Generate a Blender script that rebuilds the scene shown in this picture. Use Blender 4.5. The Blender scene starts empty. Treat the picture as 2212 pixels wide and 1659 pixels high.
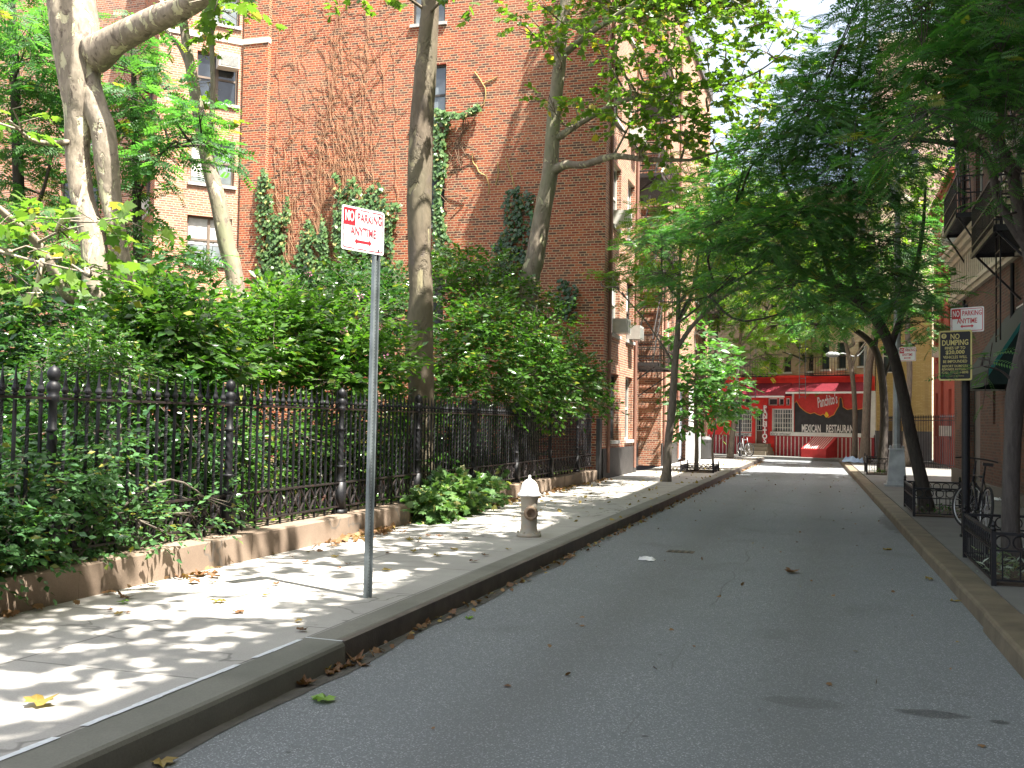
import bpy, bmesh, math, random
import numpy as np
from mathutils import Vector, Matrix
R_ = math.radians
random.seed(7)
NP = np.random.default_rng(11)

# ------------------------------------------------------------------ camera, sky, sun
sc = bpy.context.scene
COL = sc.collection
CAMH = 1.62
cam_d = bpy.data.cameras.new('camera'); cam = bpy.data.objects.new('camera', cam_d); COL.objects.link(cam)
M3 = Matrix(((0.95573601, -0.00556106, 0.29417301), (0.29373483, -0.03968816, -0.95506267), (0.01698634, 0.99919664, -0.03629793)))
cam.matrix_world = Matrix.Translation((0, 0, CAMH)) @ M3.to_4x4()
cam_d.sensor_width = 36; cam_d.lens = 36 * 2250 / 2212; cam_d.clip_start = .05; cam_d.clip_end = 2000
sc.camera = cam
SUN = Vector((0.40, -0.185, 0.90)).normalized()
w = bpy.data.worlds.new('World'); sc.world = w; w.use_nodes = True
nt = w.node_tree; bg = nt.nodes['Background']
sky = nt.nodes.new('ShaderNodeTexSky'); sky.sky_type = 'NISHITA'; sky.sun_disc = False
sky.sun_elevation = math.asin(SUN.z); sky.sun_rotation = math.atan2(SUN.x, SUN.y)
sky.air_density = 0.65; sky.dust_density = 5.5; sky.ozone_density = 1.0
tc = nt.nodes.new('ShaderNodeTexCoord'); cn = nt.nodes.new('ShaderNodeTexNoise'); cn.inputs['Scale'].default_value = 2.2; cn.inputs['Detail'].default_value = 6
cr_ = nt.nodes.new('ShaderNodeValToRGB'); cr_.color_ramp.elements[0].position = .38; cr_.color_ramp.elements[1].position = .60
cr_.color_ramp.elements[0].color = (.25, .25, .25, 1); cr_.color_ramp.elements[1].color = (.85, .85, .85, 1)
cm = nt.nodes.new('ShaderNodeMix'); cm.data_type = 'RGBA'; cm.inputs[7].default_value = (2.75, 2.9, 3.15, 1)   # white cloud added to whiten the sky and lift the shade
nt.links.new(tc.outputs['Generated'], cn.inputs['Vector']); nt.links.new(cn.outputs[0], cr_.inputs[0]); nt.links.new(cr_.outputs[0], cm.inputs[0]); nt.links.new(sky.outputs[0], cm.inputs[6])
nt.links.new(cm.outputs[2], bg.inputs[0]); bg.inputs[1].default_value = 0.115
sl = bpy.data.lights.new('sun', 'SUN'); sl.energy = 5.0; sl.angle = R_(0.53); sl.color = (1.0, .95, .87)
so = bpy.data.objects.new('sun', sl); COL.objects.link(so)
so.rotation_euler = SUN.to_track_quat('Z', 'Y').to_euler(); so.location = SUN * 60
sc.view_settings.view_transform = 'Standard'; sc.view_settings.look = 'None'
sc.view_settings.exposure = 2.28; sc.view_settings.gamma = 1.0
sc.render.engine = 'CYCLES'
sc.cycles.max_bounces = 7; sc.cycles.diffuse_bounces = 4; sc.cycles.glossy_bounces = 3; sc.cycles.transmission_bounces = 4
sc.cycles.transparent_max_bounces = 4; sc.cycles.use_denoising = True
sc.cycles.sample_clamp_indirect = 6

# ------------------------------------------------------------------ helpers
def ray(u, v):
    return M3 @ Vector(((u - 1106) / 2250, -(v - 829.5) / 2250, -1.0))
O0 = Vector((0, 0, CAMH))
def gp(u, v, z=0.15): r = ray(u, v); return O0 + r * ((z - CAMH) / r.z)
def aY(u, v, Y): r = ray(u, v); return O0 + r * (Y / r.y)
def aX(u, v, X): r = ray(u, v); return O0 + r * (X / r.x)
def hit(u, v, P, n): r = ray(u, v); return O0 + r * ((Vector(P) - O0).dot(n) / r.dot(n))
V = Vector

class MB:
    def __init__(s): s.v = []; s.f = []
    def quad(s, a, b, c, d): i = len(s.v); s.v += [tuple(a), tuple(b), tuple(c), tuple(d)]; s.f.append((i, i+1, i+2, i+3))
    def poly(s, pts): i = len(s.v); s.v += [tuple(p) for p in pts]; s.f.append(tuple(range(i, i+len(pts))))
    def box(s, x0, x1, y0, y1, z0, z1): s.obox((x0, y0, z0), (x1-x0, 0, 0), (0, y1-y0, 0), (0, 0, z1-z0))
    def obox(s, o, a, b, c):
        o, a, b, c = V(o), V(a), V(b), V(c); i = len(s.v)
        s.v += [tuple(p) for p in (o, o+a, o+a+b, o+b, o+c, o+a+c, o+a+b+c, o+b+c)]
        fs = [(0, 3, 2, 1), (4, 5, 6, 7), (0, 1, 5, 4), (1, 2, 6, 5), (2, 3, 7, 6), (3, 0, 4, 7)]
        if a.cross(b).dot(c) < 0: fs = [f[::-1] for f in fs]
        s.f += [tuple(i+k for k in f) for f in fs]
    def bar(s, p, q, w, h=None, up=(0, 0, 1)):
        p, q = V(p), V(q); h = h or w; d = (q-p); up = V(up)
        if abs(d.normalized().dot(up)) > .98: up = V((1, 0, 0))
        sd = d.cross(up).normalized(); u2 = sd.cross(d).normalized()
        s.obox(p - sd*w/2 - u2*h/2, sd*w, d, u2*h)
    def tube(s, pts, rad, n=8, cap=True, wob=0, tw=0):
        pts = [V(p) for p in pts]
        if not hasattr(rad, '__len__'): rad = [rad]*len(pts)
        i0 = len(s.v); ref = None
        for k, p in enumerate(pts):
            d = (pts[min(k+1, len(pts)-1)] - pts[max(k-1, 0)]).normalized()
            if ref is None: ref = d.cross(V((0, 0, 1)) if abs(d.z) < .9 else V((1, 0, 0))).normalized()
            ref = (ref - d*ref.dot(d)).normalized(); b = d.cross(ref)
            for j in range(n):
                a = 2*math.pi*j/n + tw*k
                r = rad[k]*(1 + (wob*(math.sin(3*a+p.z*2.1+p.x)*.5+math.sin(2*a-p.z*1.3)*.5+random.uniform(-.35, .35)) if wob else 0))
                s.v.append(tuple(p + ref*math.cos(a)*r + b*math.sin(a)*r))
        for k in range(len(pts)-1):
            for j in range(n):
                a = i0+k*n+j; b2 = i0+k*n+(j+1) % n
                s.f.append((a, b2, b2+n, a+n))
        if cap:
            s.f.append(tuple(i0+j for j in range(n))[::-1]); s.f.append(tuple(i0+(len(pts)-1)*n+j for j in range(n)))
    def lathe(s, o, prof, n=16, ax=(0, 0, 1), fn=None):
        o = V(o); ax = V(ax).normalized(); a = ax.cross(V((0, 1, 0)) if abs(ax.y) < .9 else V((1, 0, 0))).normalized(); b = ax.cross(a)
        i0 = len(s.v)
        for r, z in prof:
            for j in range(n):
                t = 2*math.pi*j/n; rr = r*(fn(t, z) if fn else 1)
                s.v.append(tuple(o + ax*z + (a*math.cos(t) + b*math.sin(t))*rr))
        for k in range(len(prof)-1):
            for j in range(n): p = i0+k*n+j; q = i0+k*n+(j+1) % n; s.f.append((p, q, q+n, p+n))
        s.f.append(tuple(i0+j for j in range(n))[::-1]); s.f.append(tuple(i0+(len(prof)-1)*n+j for j in range(n)))
    def torus(s, c, r, t, nx=(1, 0, 0), n=20, m=6):
        c = V(c); nx = V(nx).normalized(); a = nx.cross(V((0, 0, 1)) if abs(nx.z) < .9 else V((1, 0, 0))).normalized(); b = nx.cross(a); i0 = len(s.v)
        for k in range(n):
            t1 = 2*math.pi*k/n; e = a*math.cos(t1)+b*math.sin(t1)
            for j in range(m): t2 = 2*math.pi*j/m; s.v.append(tuple(c + e*(r+t*math.cos(t2)) + nx*t*math.sin(t2)))
        for k in range(n):
            for j in range(m):
                s.f.append((i0+k*m+j, i0+k*m+(j+1) % m, i0+((k+1) % n)*m+(j+1) % m, i0+((k+1) % n)*m+j))
    def prism(s, pts, d):
        d = V(d); i = len(s.v); n = len(pts); s.v += [tuple(V(p)) for p in pts] + [tuple(V(p)+d) for p in pts]
        s.f.append(tuple(range(i, i+n))[::-1]); s.f.append(tuple(range(i+n, i+2*n)))
        for k in range(n): s.f.append((i+k, i+(k+1) % n, i+n+(k+1) % n, i+n+k))
    def build(s, name, mat, parent=None, smooth=False, label=None):
        me = bpy.data.meshes.new(name); me.from_pydata(s.v, [], s.f); me.update()
        bm = bmesh.new(); bm.from_mesh(me); bmesh.ops.recalc_face_normals(bm, faces=bm.faces); bm.to_mesh(me); bm.free()
        o = bpy.data.objects.new(name, me); COL.objects.link(o)
        me.materials.append(mat)
        if smooth: me.shade_smooth()
        par(o, parent)
        if label: o['label'] = label
        return o

def wloc(o):
    return o.location + (o.matrix_parent_inverse.translation + wloc(o.parent) if o.parent else V((0, 0, 0)))
def par(o, p):
    if p is not None:
        o.parent = p; o.matrix_parent_inverse = Matrix.Translation(-wloc(p))
def tag(o, label=None, cat=None, group=None, kind=None):
    if label: o['label'] = label
    if cat: o['category'] = cat
    if group: o['group'] = group
    if kind: o['kind'] = kind
    return o
def thing(name, label, cat, loc, group=None):
    o = bpy.data.objects.new(name, None); COL.objects.link(o); o.location = loc; o.empty_display_size = .2
    return tag(o, label, cat, group)
def dup(root, loc, label=None, group=None):
    def cp(o, p):
        c = o.copy(); COL.objects.link(c)
        if p: c.parent = p
        for ch in list(o.children): cp(ch, c)
        return c
    r = cp(root, None); r.location = loc
    if label: r['label'] = label
    if group: r['group'] = group
    return r

def catmull(pts, k=6):
    P = [V(p) for p in pts]; out = []
    P = [P[0]*2-P[1]] + P + [P[-1]*2-P[-2]]
    for i in range(1, len(P)-2):
        for j in range(k):
            t = j/k; a, b, c, d = P[i-1], P[i], P[i+1], P[i+2]
            out.append(.5*((2*b)+(c-a)*t+(2*a-5*b+4*c-d)*t*t+(3*b-a-3*c+d)*t**3))
    out.append(P[-2]); return out
def lerps(vals, k=6):
    o = []
    for a, b in zip(vals[:-1], vals[1:]): o += [a+(b-a)*j/k for j in range(k)]
    return o+[vals[-1]]

# ------------------------------------------------------------------ materials
class NT:
    def __init__(s, name):
        s.m = bpy.data.materials.new(name); s.m.use_nodes = True; s.t = s.m.node_tree; s.b = s.t.nodes['Principled BSDF']; s.out = s.t.nodes['Material Output']
    def n(s, ty, ins=None, **kw):
        x = s.t.nodes.new(ty)
        for k, v in kw.items(): setattr(x, k, v)
        for k, v in (ins or {}).items(): s.set(x.inputs[k], v)
        return x
    def set(s, sock, v):
        if isinstance(v, bpy.types.NodeSocket): s.t.links.new(v, sock)
        elif isinstance(v, (tuple, list)) and len(v) == 3 and sock.type == 'RGBA': sock.default_value = (*v, 1)
        else: sock.default_value = v
    def pos(s): return s.n('ShaderNodeNewGeometry').outputs['Position']
    def math(s, op, a, b=0.0, c=None):
        x = s.n('ShaderNodeMath', operation=op); s.set(x.inputs[0], a); s.set(x.inputs[1], b)
        if c is not None: s.set(x.inputs[2], c)
        return x.outputs[0]
    def noise(s, vec, scale, detail=4, rough=.55, dist=0):
        x = s.n('ShaderNodeTexNoise', {'Scale': scale, 'Detail': detail, 'Roughness': rough, 'Distortion': dist, 'Vector': vec}); return x.outputs[0]
    def ramp(s, f, stops, interp='LINEAR'):
        x = s.n('ShaderNodeValToRGB', {'Fac': f}); e = x.color_ramp; e.interpolation = interp
        while len(e.elements) < len(stops): e.elements.new(.5)
        for k, (p, c) in enumerate(stops):
            e.elements[k].position = p; e.elements[k].color = (*c, 1) if hasattr(c, '__len__') else (c, c, c, 1)
        return x.outputs[0]
    def mix(s, f, a, b, blend='MIX'):
        x = s.n('ShaderNodeMix', data_type='RGBA', blend_type=blend); s.set(x.inputs[0], f); s.set(x.inputs[6], a); s.set(x.inputs[7], b); return x.outputs[2]
    def bump(s, h, st=.3, d=.01):
        x = s.n('ShaderNodeBump', {'Height': h, 'Strength': st, 'Distance': d}); s.t.links.new(x.outputs[0], s.b.inputs['Normal'])
    def scl(s, vec, k):
        x = s.n('ShaderNodeMapping', {'Vector': vec, 'Scale': k}); return x.outputs[0]
MATS = {}
def mat(fn):
    def g(*a, **k):
        key = (fn.__name__, a, tuple(k.items()))
        if key not in MATS: MATS[key] = fn(*a, **k)
        return MATS[key]
    return g

@mat
def plain(name, col, rough=.6, metal=0, var=.12, scale=6, bump=0):
    t = NT(name); p = t.pos(); nz = t.noise(p, scale, 5)
    c = t.mix(t.ramp(nz, [(.3, 0), (.7, 1)]), tuple(x*(1-var) for x in col), tuple(min(1, x*(1+var)) for x in col))
    t.set(t.b.inputs['Base Color'], c); t.b.inputs['Roughness'].default_value = rough; t.b.inputs['Metallic'].default_value = metal
    if bump: t.bump(t.noise(p, scale*12, 4), bump, .01)
    return t.m
@mat
def iron(name, col=(.008, .008, .010), rust=.22):
    t = NT(name); p = t.pos()
    c = t.mix(t.ramp(t.noise(p, 9, 6), [(.62, 0), (.75, rust)]), col, (.10, .035, .018))
    t.set(t.b.inputs['Base Color'], c); t.set(t.b.inputs['Roughness'], t.ramp(t.noise(p, 20), [(.3, .42), (.7, .62)])); t.b.inputs['Specular IOR Level'].default_value = .4
    t.bump(t.noise(p, 60), .25, .004); return t.m
@mat
def brick(name, reds=((.33, .054, .018), (.38, .068, .020), (.25, .040, .015), (.43, .098, .028), (.10, .036, .022)), mortar=(.50, .35, .21), bw=.21, rh=.0675, ms=.010, header=True, dirt=.35):
    t = NT(name); g = t.n('ShaderNodeNewGeometry'); p = g.outputs['Position']
    tx = t.n('ShaderNodeVectorMath', operation='CROSS_PRODUCT'); tx.inputs[0].default_value = (0, 0, 1); t.set(tx.inputs[1], g.outputs['True Normal'])
    tn = t.n('ShaderNodeVectorMath', operation='NORMALIZE'); t.set(tn.inputs[0], tx.outputs[0])
    u = t.n('ShaderNodeVectorMath', operation='DOT_PRODUCT'); t.set(u.inputs[0], p); t.set(u.inputs[1], tn.outputs[0])
    sp = t.n('ShaderNodeSeparateXYZ', {'Vector': p}); z = sp.outputs[2]
    wob = t.math('MULTIPLY', t.math('SUBTRACT', t.noise(p, 3, 2), .5), .012)
    cv = t.n('ShaderNodeCombineXYZ', {'X': t.math('ADD', u.outputs['Value'], wob), 'Y': t.math('ADD', t.math('ADD', z, 50 * rh * 6), wob)})
    def bt(width):
        x = t.n('ShaderNodeTexBrick', {'Vector': cv.outputs[0], 'Color1': (0, 0, 0), 'Color2': (1, 1, 1), 'Mortar': (0, 0, 0), 'Scale': 1.0, 'Mortar Size': ms, 'Mortar Smooth': .15, 'Bias': 0.0, 'Brick Width': width, 'Row Height': rh})
        x.offset = .5; x.squash = 1; return x
    a = bt(bw); cc, ff = a.outputs[0], a.outputs[1]
    if header:
        b = bt(bw/2)
        row = t.math('FLOOR', t.math('DIVIDE', t.math('ADD', t.math('ADD', z, 50*rh*6), wob), rh))
        hm = t.math('LESS_THAN', t.math('MODULO', row, 6.0), .5)
        cc = t.mix(hm, cc, b.outputs[0]); ff = t.mix(hm, ff, b.outputs[1])
    k = len(reds); bc = t.ramp(cc, [(i/k, reds[i]) for i in range(k)], 'CONSTANT')
    # weathering
    bc = t.mix(t.math('MULTIPLY', t.noise(p, 25, 4), .5), bc, t.mix(1.0, bc, (.55, .5, .48), 'MULTIPLY'))
    big = t.ramp(t.noise(p, .45, 5, .6), [(.35, 0), (.7, 1)])
    bc = t.mix(t.math('MULTIPLY', big, dirt), bc, (.16, .085, .055))
    st = t.ramp(t.noise(t.scl(p, (2.6, 2.6, .16)), 1.0, 4, .6), [(.55, 0), (.78, .45)]); bc = t.mix(st, bc, (.10, .055, .04))
    pt = t.ramp(t.noise(t.scl(p, (.5, .5, .8)), 1.0, 2, .4, .6), [(.60, 0), (.62, .22)]); bc = t.mix(pt, bc, (.40, .17, .09))
    col = t.mix(ff, bc, t.mix(t.noise(p, 8), mortar, tuple(x*.7 for x in mortar)))
    t.set(t.b.inputs['Base Color'], col); t.b.inputs['Roughness'].default_value = .85
    h = t.math('ADD', t.math('MULTIPLY', ff, -1.0), t.math('MULTIPLY', t.noise(p, 120, 3), .35)); t.bump(h, .55, .006)
    return t.m
@mat
def leafmat(name, a, b, c=None, trans=.42, gloss=.38, tcol=None, rare=.05):
    """a,b = darker / lighter leaf pigments, c = odd yellowing leaf, picked leaf by leaf"""
    t = NT(name); at = t.n('ShaderNodeAttribute', attribute_name='rnd').outputs['Fac']
    c = c or (b[0]*2.0, b[1]*1.35, b[2]*.8)
    stops = [(0, a), (1-rare-.02, b), (1-rare, c)] if rare else [(0, a), (1, b)]
    base = t.ramp(at, stops)
    base = t.mix(t.math('MULTIPLY', t.noise(t.pos(), .8, 3), .5), base, t.mix(1.0, base, (1.25, 1.05, .6), 'MULTIPLY'))
    t.set(t.b.inputs['Base Color'], base); t.b.inputs['Roughness'].default_value = gloss; t.b.inputs['Specular IOR Level'].default_value = .5
    tr = t.n('ShaderNodeBsdfTranslucent', {'Color': t.mix(1.0, base, tcol or (2.0, 2.4, .8), 'MULTIPLY')})
    mx = t.n('ShaderNodeMixShader', {0: trans, 1: t.b.outputs[0], 2: tr.outputs[0]}); t.t.links.new(mx.outputs[0], t.out.inputs[0])
    return t.m
@mat
def planebark(name, olive=.5, sc=1.0, dk=0.0):
    t = NT(name); p = t.scl(t.pos(), (1, 1, .45)); n1 = t.noise(p, 5.5*sc, 6, .62, .6); n2 = t.noise(p, 12*sc, 5, .6, .3); n3 = t.noise(p, 2.2*sc, 2)
    base = t.ramp(n2, [(.38, (.19, .155, .115)), (.62, (.30, .25, .19))])
    base = t.mix(t.ramp(n3, [(.4, 0), (.65, olive)]), base, (.20, .21, .12))
    base = t.mix(t.ramp(n1, [(.56+.05*dk, 0), (.59+.05*dk, 1)]), base, (.50, .47, .30))
    if dk: base = t.mix(.8*dk, base, t.mix(1.0, base, (.42, .37, .31), 'MULTIPLY'))
    base = t.mix(t.ramp(t.noise(p, 8*sc, 6, .6, .5), [(.60, 0), (.63, 1)]), base, (.12, .095, .07))
    t.set(t.b.inputs['Base Color'], base); t.b.inputs['Roughness'].default_value = .8
    t.bump(t.math('ADD', t.math('ADD', t.ramp(n1, [(.55, 1), (.6, 0)]), n2), t.math('MULTIPLY', t.noise(p, 3, 3), 2.0)), .7, .02); return t.m
@mat
def bark(name, a=(.028, .022, .018), b=(.068, .055, .043)):
    t = NT(name); p = t.scl(t.pos(), (1, 1, .25)); n = t.noise(p, 22, 6, .7, .4)
    t.set(t.b.inputs['Base Color'], t.ramp(n, [(.3, a), (.7, b)])); t.b.inputs['Roughness'].default_value = .9
    t.bump(n, .9, .025); return t.m
@mat
def asphalt(name):
    t = NT(name); p = t.pos()
    v = t.n('ShaderNodeTexVoronoi', {'Vector': p, 'Scale': 150.0, 'Randomness': 1.0})
    wn = t.n('ShaderNodeTexWhiteNoise', noise_dimensions='3D'); t.set(wn.inputs[0], v.outputs['Color'])
    agg = t.ramp(wn.outputs[0], [(0, (.118, .128, .137)), (.45, (.148, .160, .170)), (.85, (.185, .198, .208)), (.965, (.40, .42, .44))])
    n = t.noise(p, 1.1, 6, .6); c = t.mix(t.ramp(n, [(.3, 0), (.75, .55)]), agg, (.134, .146, .153))
    # oil stains and wheel tracks
    st = t.ramp(t.noise(t.scl(p, (1.3, .9, 1)), .9, 3, .5, .4), [(.60, 0), (.70, .3)]); c = t.mix(st, c, (.08, .082, .083))
    sp = t.n('ShaderNodeSeparateXYZ', {'Vector': p}); tr = t.math('ABSOLUTE', t.math('SUBTRACT', t.math('ABSOLUTE', t.math('ADD', sp.outputs[0], .95)), .78))
    c = t.mix(t.ramp(tr, [(.05, .35), (.5, 0)]), c, (.10, .102, .102))
    sm = t.math('ABSOLUTE', t.math('ADD', t.math('SUBTRACT', sp.outputs[0], -1.02), t.math('MULTIPLY', t.math('SUBTRACT', t.noise(p, .9, 4), .5), .35))); c = t.mix(t.math('MULTIPLY', t.ramp(sm, [(.004, .5), (.010, 0)]), t.ramp(t.noise(p, .35, 2), [(.45, 0), (.55, 1)])), c, (.05, .05, .05))
    crk = t.n('ShaderNodeTexVoronoi', {'Vector': t.n('ShaderNodeVectorMath', {0: p, 1: t.n('ShaderNodeTexNoise', {'Scale': 2.0, 'Detail': 6.0, 'Vector': p}).outputs[1]}, operation='ADD').outputs[0], 'Scale': .35}, feature='DISTANCE_TO_EDGE'); c = t.mix(t.math('MULTIPLY', t.ramp(crk.outputs['Distance'], [(.0015, .25), (.004, 0)]), t.ramp(t.noise(p, .5, 2), [(.52, 0), (.6, 1)])), c, (.06, .06, .06))
    gum = t.n('ShaderNodeTexVoronoi', {'Vector': p, 'Scale': 1.7}); c = t.mix(t.ramp(gum.outputs['Distance'], [(.028, .75), (.035, 0)]), c, (.03, .03, .032))
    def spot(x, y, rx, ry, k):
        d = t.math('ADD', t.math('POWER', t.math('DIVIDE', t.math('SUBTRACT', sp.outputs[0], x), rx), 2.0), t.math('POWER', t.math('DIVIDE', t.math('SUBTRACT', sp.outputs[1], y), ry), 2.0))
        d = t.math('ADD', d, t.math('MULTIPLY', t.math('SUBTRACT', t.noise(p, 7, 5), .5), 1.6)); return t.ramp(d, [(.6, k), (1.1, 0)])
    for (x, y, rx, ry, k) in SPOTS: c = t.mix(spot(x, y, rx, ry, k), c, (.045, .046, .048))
    t.set(t.b.inputs['Base Color'], c); t.set(t.b.inputs['Roughness'], t.ramp(wn.outputs[0], [(.9, .75), (.98, .4)])); t.bump(wn.outputs[0], .5, .004); return t.m
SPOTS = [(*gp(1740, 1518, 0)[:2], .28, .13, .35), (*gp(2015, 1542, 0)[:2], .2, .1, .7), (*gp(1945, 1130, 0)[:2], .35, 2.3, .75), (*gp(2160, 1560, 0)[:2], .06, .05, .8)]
@mat
def concrete(name, a=(.34, .32, .295), b=(.44, .42, .385), joints=None, stain=.4, crack=.6):
    t = NT(name); p = t.pos(); n = t.noise(p, 1.3, 7, .65)
    c = t.mix(t.ramp(n, [(.3, 0), (.7, 1)]), a, b); c = t.mix(t.math('MULTIPLY', t.ramp(t.noise(p, 90, 3), [(.35, 1), (.65, 0)]), .3), c, tuple(x*.6 for x in a))
    c = t.mix(t.ramp(t.noise(p, .6, 5, .6, .5), [(.55, 0), (.75, stain)]), c, tuple(x*.5 for x in a))
    cr = t.n('ShaderNodeTexVoronoi', {'Vector': t.n('ShaderNodeVectorMath', {0: p, 1: t.n('ShaderNodeTexNoise', {'Scale': 3.0, 'Vector': p}).outputs[1]}, operation='ADD').outputs[0], 'Scale': .28}, feature='DISTANCE_TO_EDGE')
    c = t.mix(t.ramp(cr.outputs['Distance'], [(.003, crack), (.008, 0)]), c, (.10, .095, .085))
    if joints:
        sp = t.n('ShaderNodeSeparateXYZ', {'Vector': p}); m = None
        for ax, off, per in joints:
            q = t.math('ABSOLUTE', t.math('SUBTRACT', t.math('MODULO', t.math('ADD', sp.outputs[ax], 300*per-off), per), per/2)); q = t.ramp(t.math('SUBTRACT', per/2, q), [(.006, 1), (.010, 0)])
            m = q if m is None else t.math('MAXIMUM', m, q)
        c = t.mix(t.math('MULTIPLY', m, .7), c, (.10, .095, .085)); t.bump(t.math('SUBTRACT', t.math('MULTIPLY', t.noise(p, 150, 3), .2), m), .5, .006)
    else: t.bump(t.noise(p, 120, 4), .25, .005)
    t.set(t.b.inputs['Base Color'], c); t.b.inputs['Roughness'].default_value = .88; return t.m
@mat
def glass(name, col=(.02, .025, .03), rough=.06):
    t = NT(name); p = t.pos(); t.set(t.b.inputs['Base Color'], t.mix(t.ramp(t.noise(p, 1.5, 2), [(.4, 0), (.6, 1)]), col, tuple(x*2.2 for x in col)))
    t.b.inputs['Roughness'].default_value = rough; t.b.inputs['Specular IOR Level'].default_value = .8; t.bump(t.noise(p, 1.2, 2), .12, .02); return t.m

IRON = iron('black_iron'); WHITE = plain('white_paint', (.72, .71, .68), .5, var=.08)

# ------------------------------------------------------------------ ground, road, pavements
def kR(y): return 1.37 - .0208*y          # right kerb line
def bR(y): return 4.22 - .03*y            # right building line
KL = -3.08
def sheet(name, pts, m, kind='structure'):
    b = MB(); b.poly(pts); o = b.build(name, m); return tag(o, kind=kind)
sheet('ground', [(-400, -400, -.03), (400, -400, -.03), (400, 500, -.03), (-400, 500, -.03)], concrete('ground_mat', (.14, .13, .12), (.19, .18, .165)))
b = MB(); n = 30
for i in range(n):
    y0, y1 = -12+i*3.2, -12+(i+1)*3.2; b.quad((-8 if y0 > 50 else KL-.02, y0, 0), (max(kR(y0), -3)+.02+(6 if y0 > 52 else 0), y0, 0), (max(kR(y1), -3)+.02+(6 if y0 > 52 else 0), y1, 0), (-8 if y0 > 50 else KL-.02, y1, 0))
tag(b.build('road', asphalt('road_asphalt')), kind='structure')
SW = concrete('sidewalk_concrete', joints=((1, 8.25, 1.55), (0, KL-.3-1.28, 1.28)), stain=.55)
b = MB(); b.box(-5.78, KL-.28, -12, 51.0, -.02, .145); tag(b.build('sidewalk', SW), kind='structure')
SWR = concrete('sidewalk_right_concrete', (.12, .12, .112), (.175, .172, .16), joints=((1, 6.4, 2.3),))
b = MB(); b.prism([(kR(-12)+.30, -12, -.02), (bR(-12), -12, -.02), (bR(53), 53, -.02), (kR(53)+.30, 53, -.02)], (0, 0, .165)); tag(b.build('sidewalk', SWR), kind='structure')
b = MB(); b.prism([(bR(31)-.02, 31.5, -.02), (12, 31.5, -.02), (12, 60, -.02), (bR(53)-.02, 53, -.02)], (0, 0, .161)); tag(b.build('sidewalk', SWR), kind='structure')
# kerbs: each with a rounded nose
def kerb(name, A, B, w, m, side, h=.15):
    A, B = V(A), V(B); d = (B-A).normalized(); nrm = V((side*d.y, -side*d.x, 0))  # towards the pavement
    b = MB(); prof = [(-.012, -.05), (-.004, h-.03), (.006, h-.01), (.025, h), (w-.006, h+.001), (w-.006, -.05)]
    N = max(1, int((B-A).length/1.5)); rows = []
    for i in range(N+1):
        p = A.lerp(B, i/N); j = random.uniform(-.006, .006) if 0 < i < N else 0
        rows.append([p + nrm*(x+j) + V((0, 0, z + (j*.6 if z > .1 else 0))) for x, z in prof])
    for i in range(N):
        for k in range(len(prof)-1): b.quad(rows[i][k], rows[i][k+1], rows[i+1][k+1], rows[i+1][k])
    b.poly(rows[0]); b.poly(rows[-1][::-1])
    return tag(b.build(name, m), kind='structure')
KC = concrete('kerb_concrete', (.13, .13, .108), (.20, .195, .165), crack=0); KS = plain('kerb_steel_edge', (.085, .070, .058), .55, var=.4, scale=5, bump=.3)
KT = concrete('kerb_top', (.155, .15, .125), (.225, .215, .185), crack=0); KB = plain('kerb_bluestone', (.13, .105, .07), .8, var=.35, scale=3, bump=.4)
kerb('kerb', (KL, -12, 0), (KL, 6.33, 0), .285, KC, -1)
kerb('kerb', (KL-.055, 6.335, 0), (KL-.055, 51, 0), .225, KT, -1)
b = MB(); b.box(KL-.055, KL-.005, 6.34, 51, -.02, .146); tag(b.build('kerb', KS), kind='structure')
kerb('kerb', (kR(-12), -12, 0), (kR(9.2)-.0, 9.2, 0), .30, KB, 1, .155)
kerb('kerb', (kR(9.21)+.03, 9.21, 0), (kR(53), 53, 0), .27, KB, 1, .135)
# gutter dirt strip and white paint line
b = MB(); pts = [(KL+.01, -4, .004)]
for i in range(60): y = -4+i*.28; pts.append((KL+.11+.03*math.sin(y*2.3)+random.uniform(-.012, .012)+max(0, .05*(6-y)/6), y, .004))
pts.append((KL+.01, pts[-1][1], .004)); b.poly(pts); tag(b.build('gutter_dirt', plain('gutter_dirt', (.085, .078, .068), .95, var=.3, scale=9, bump=.3)), kind='structure')
b = MB()
for i in range(34):
    y0 = -.2+i*.19; 
    if i in (9, 22, 30): continue
    j = lambda: random.uniform(-.006, .006)
    b.quad((KL-.315+j(), y0, .1495), (KL-.268+j(), y0, .1535), (KL-.268+j(), y0+.192, .1535), (KL-.315+j(), y0+.192, .1495))
b.quad((KL-.29, 6.325, .153), (KL-.01, 6.31, .153), (KL-.01, 6.328, .153), (KL-.29, 6.345, .153))
tag(b.build('road_marking', plain('white_line_paint', (.62, .64, .66), .7, var=.15, scale=30)), kind='structure')
# garden soil
b = MB(); b.box(-40, -6.02, -12, 26.98, -.02, .30); tag(b.build('garden_soil', plain('soil', (.07, .052, .036), .95, var=.4, scale=4, bump=.6)), kind='structure')

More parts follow.
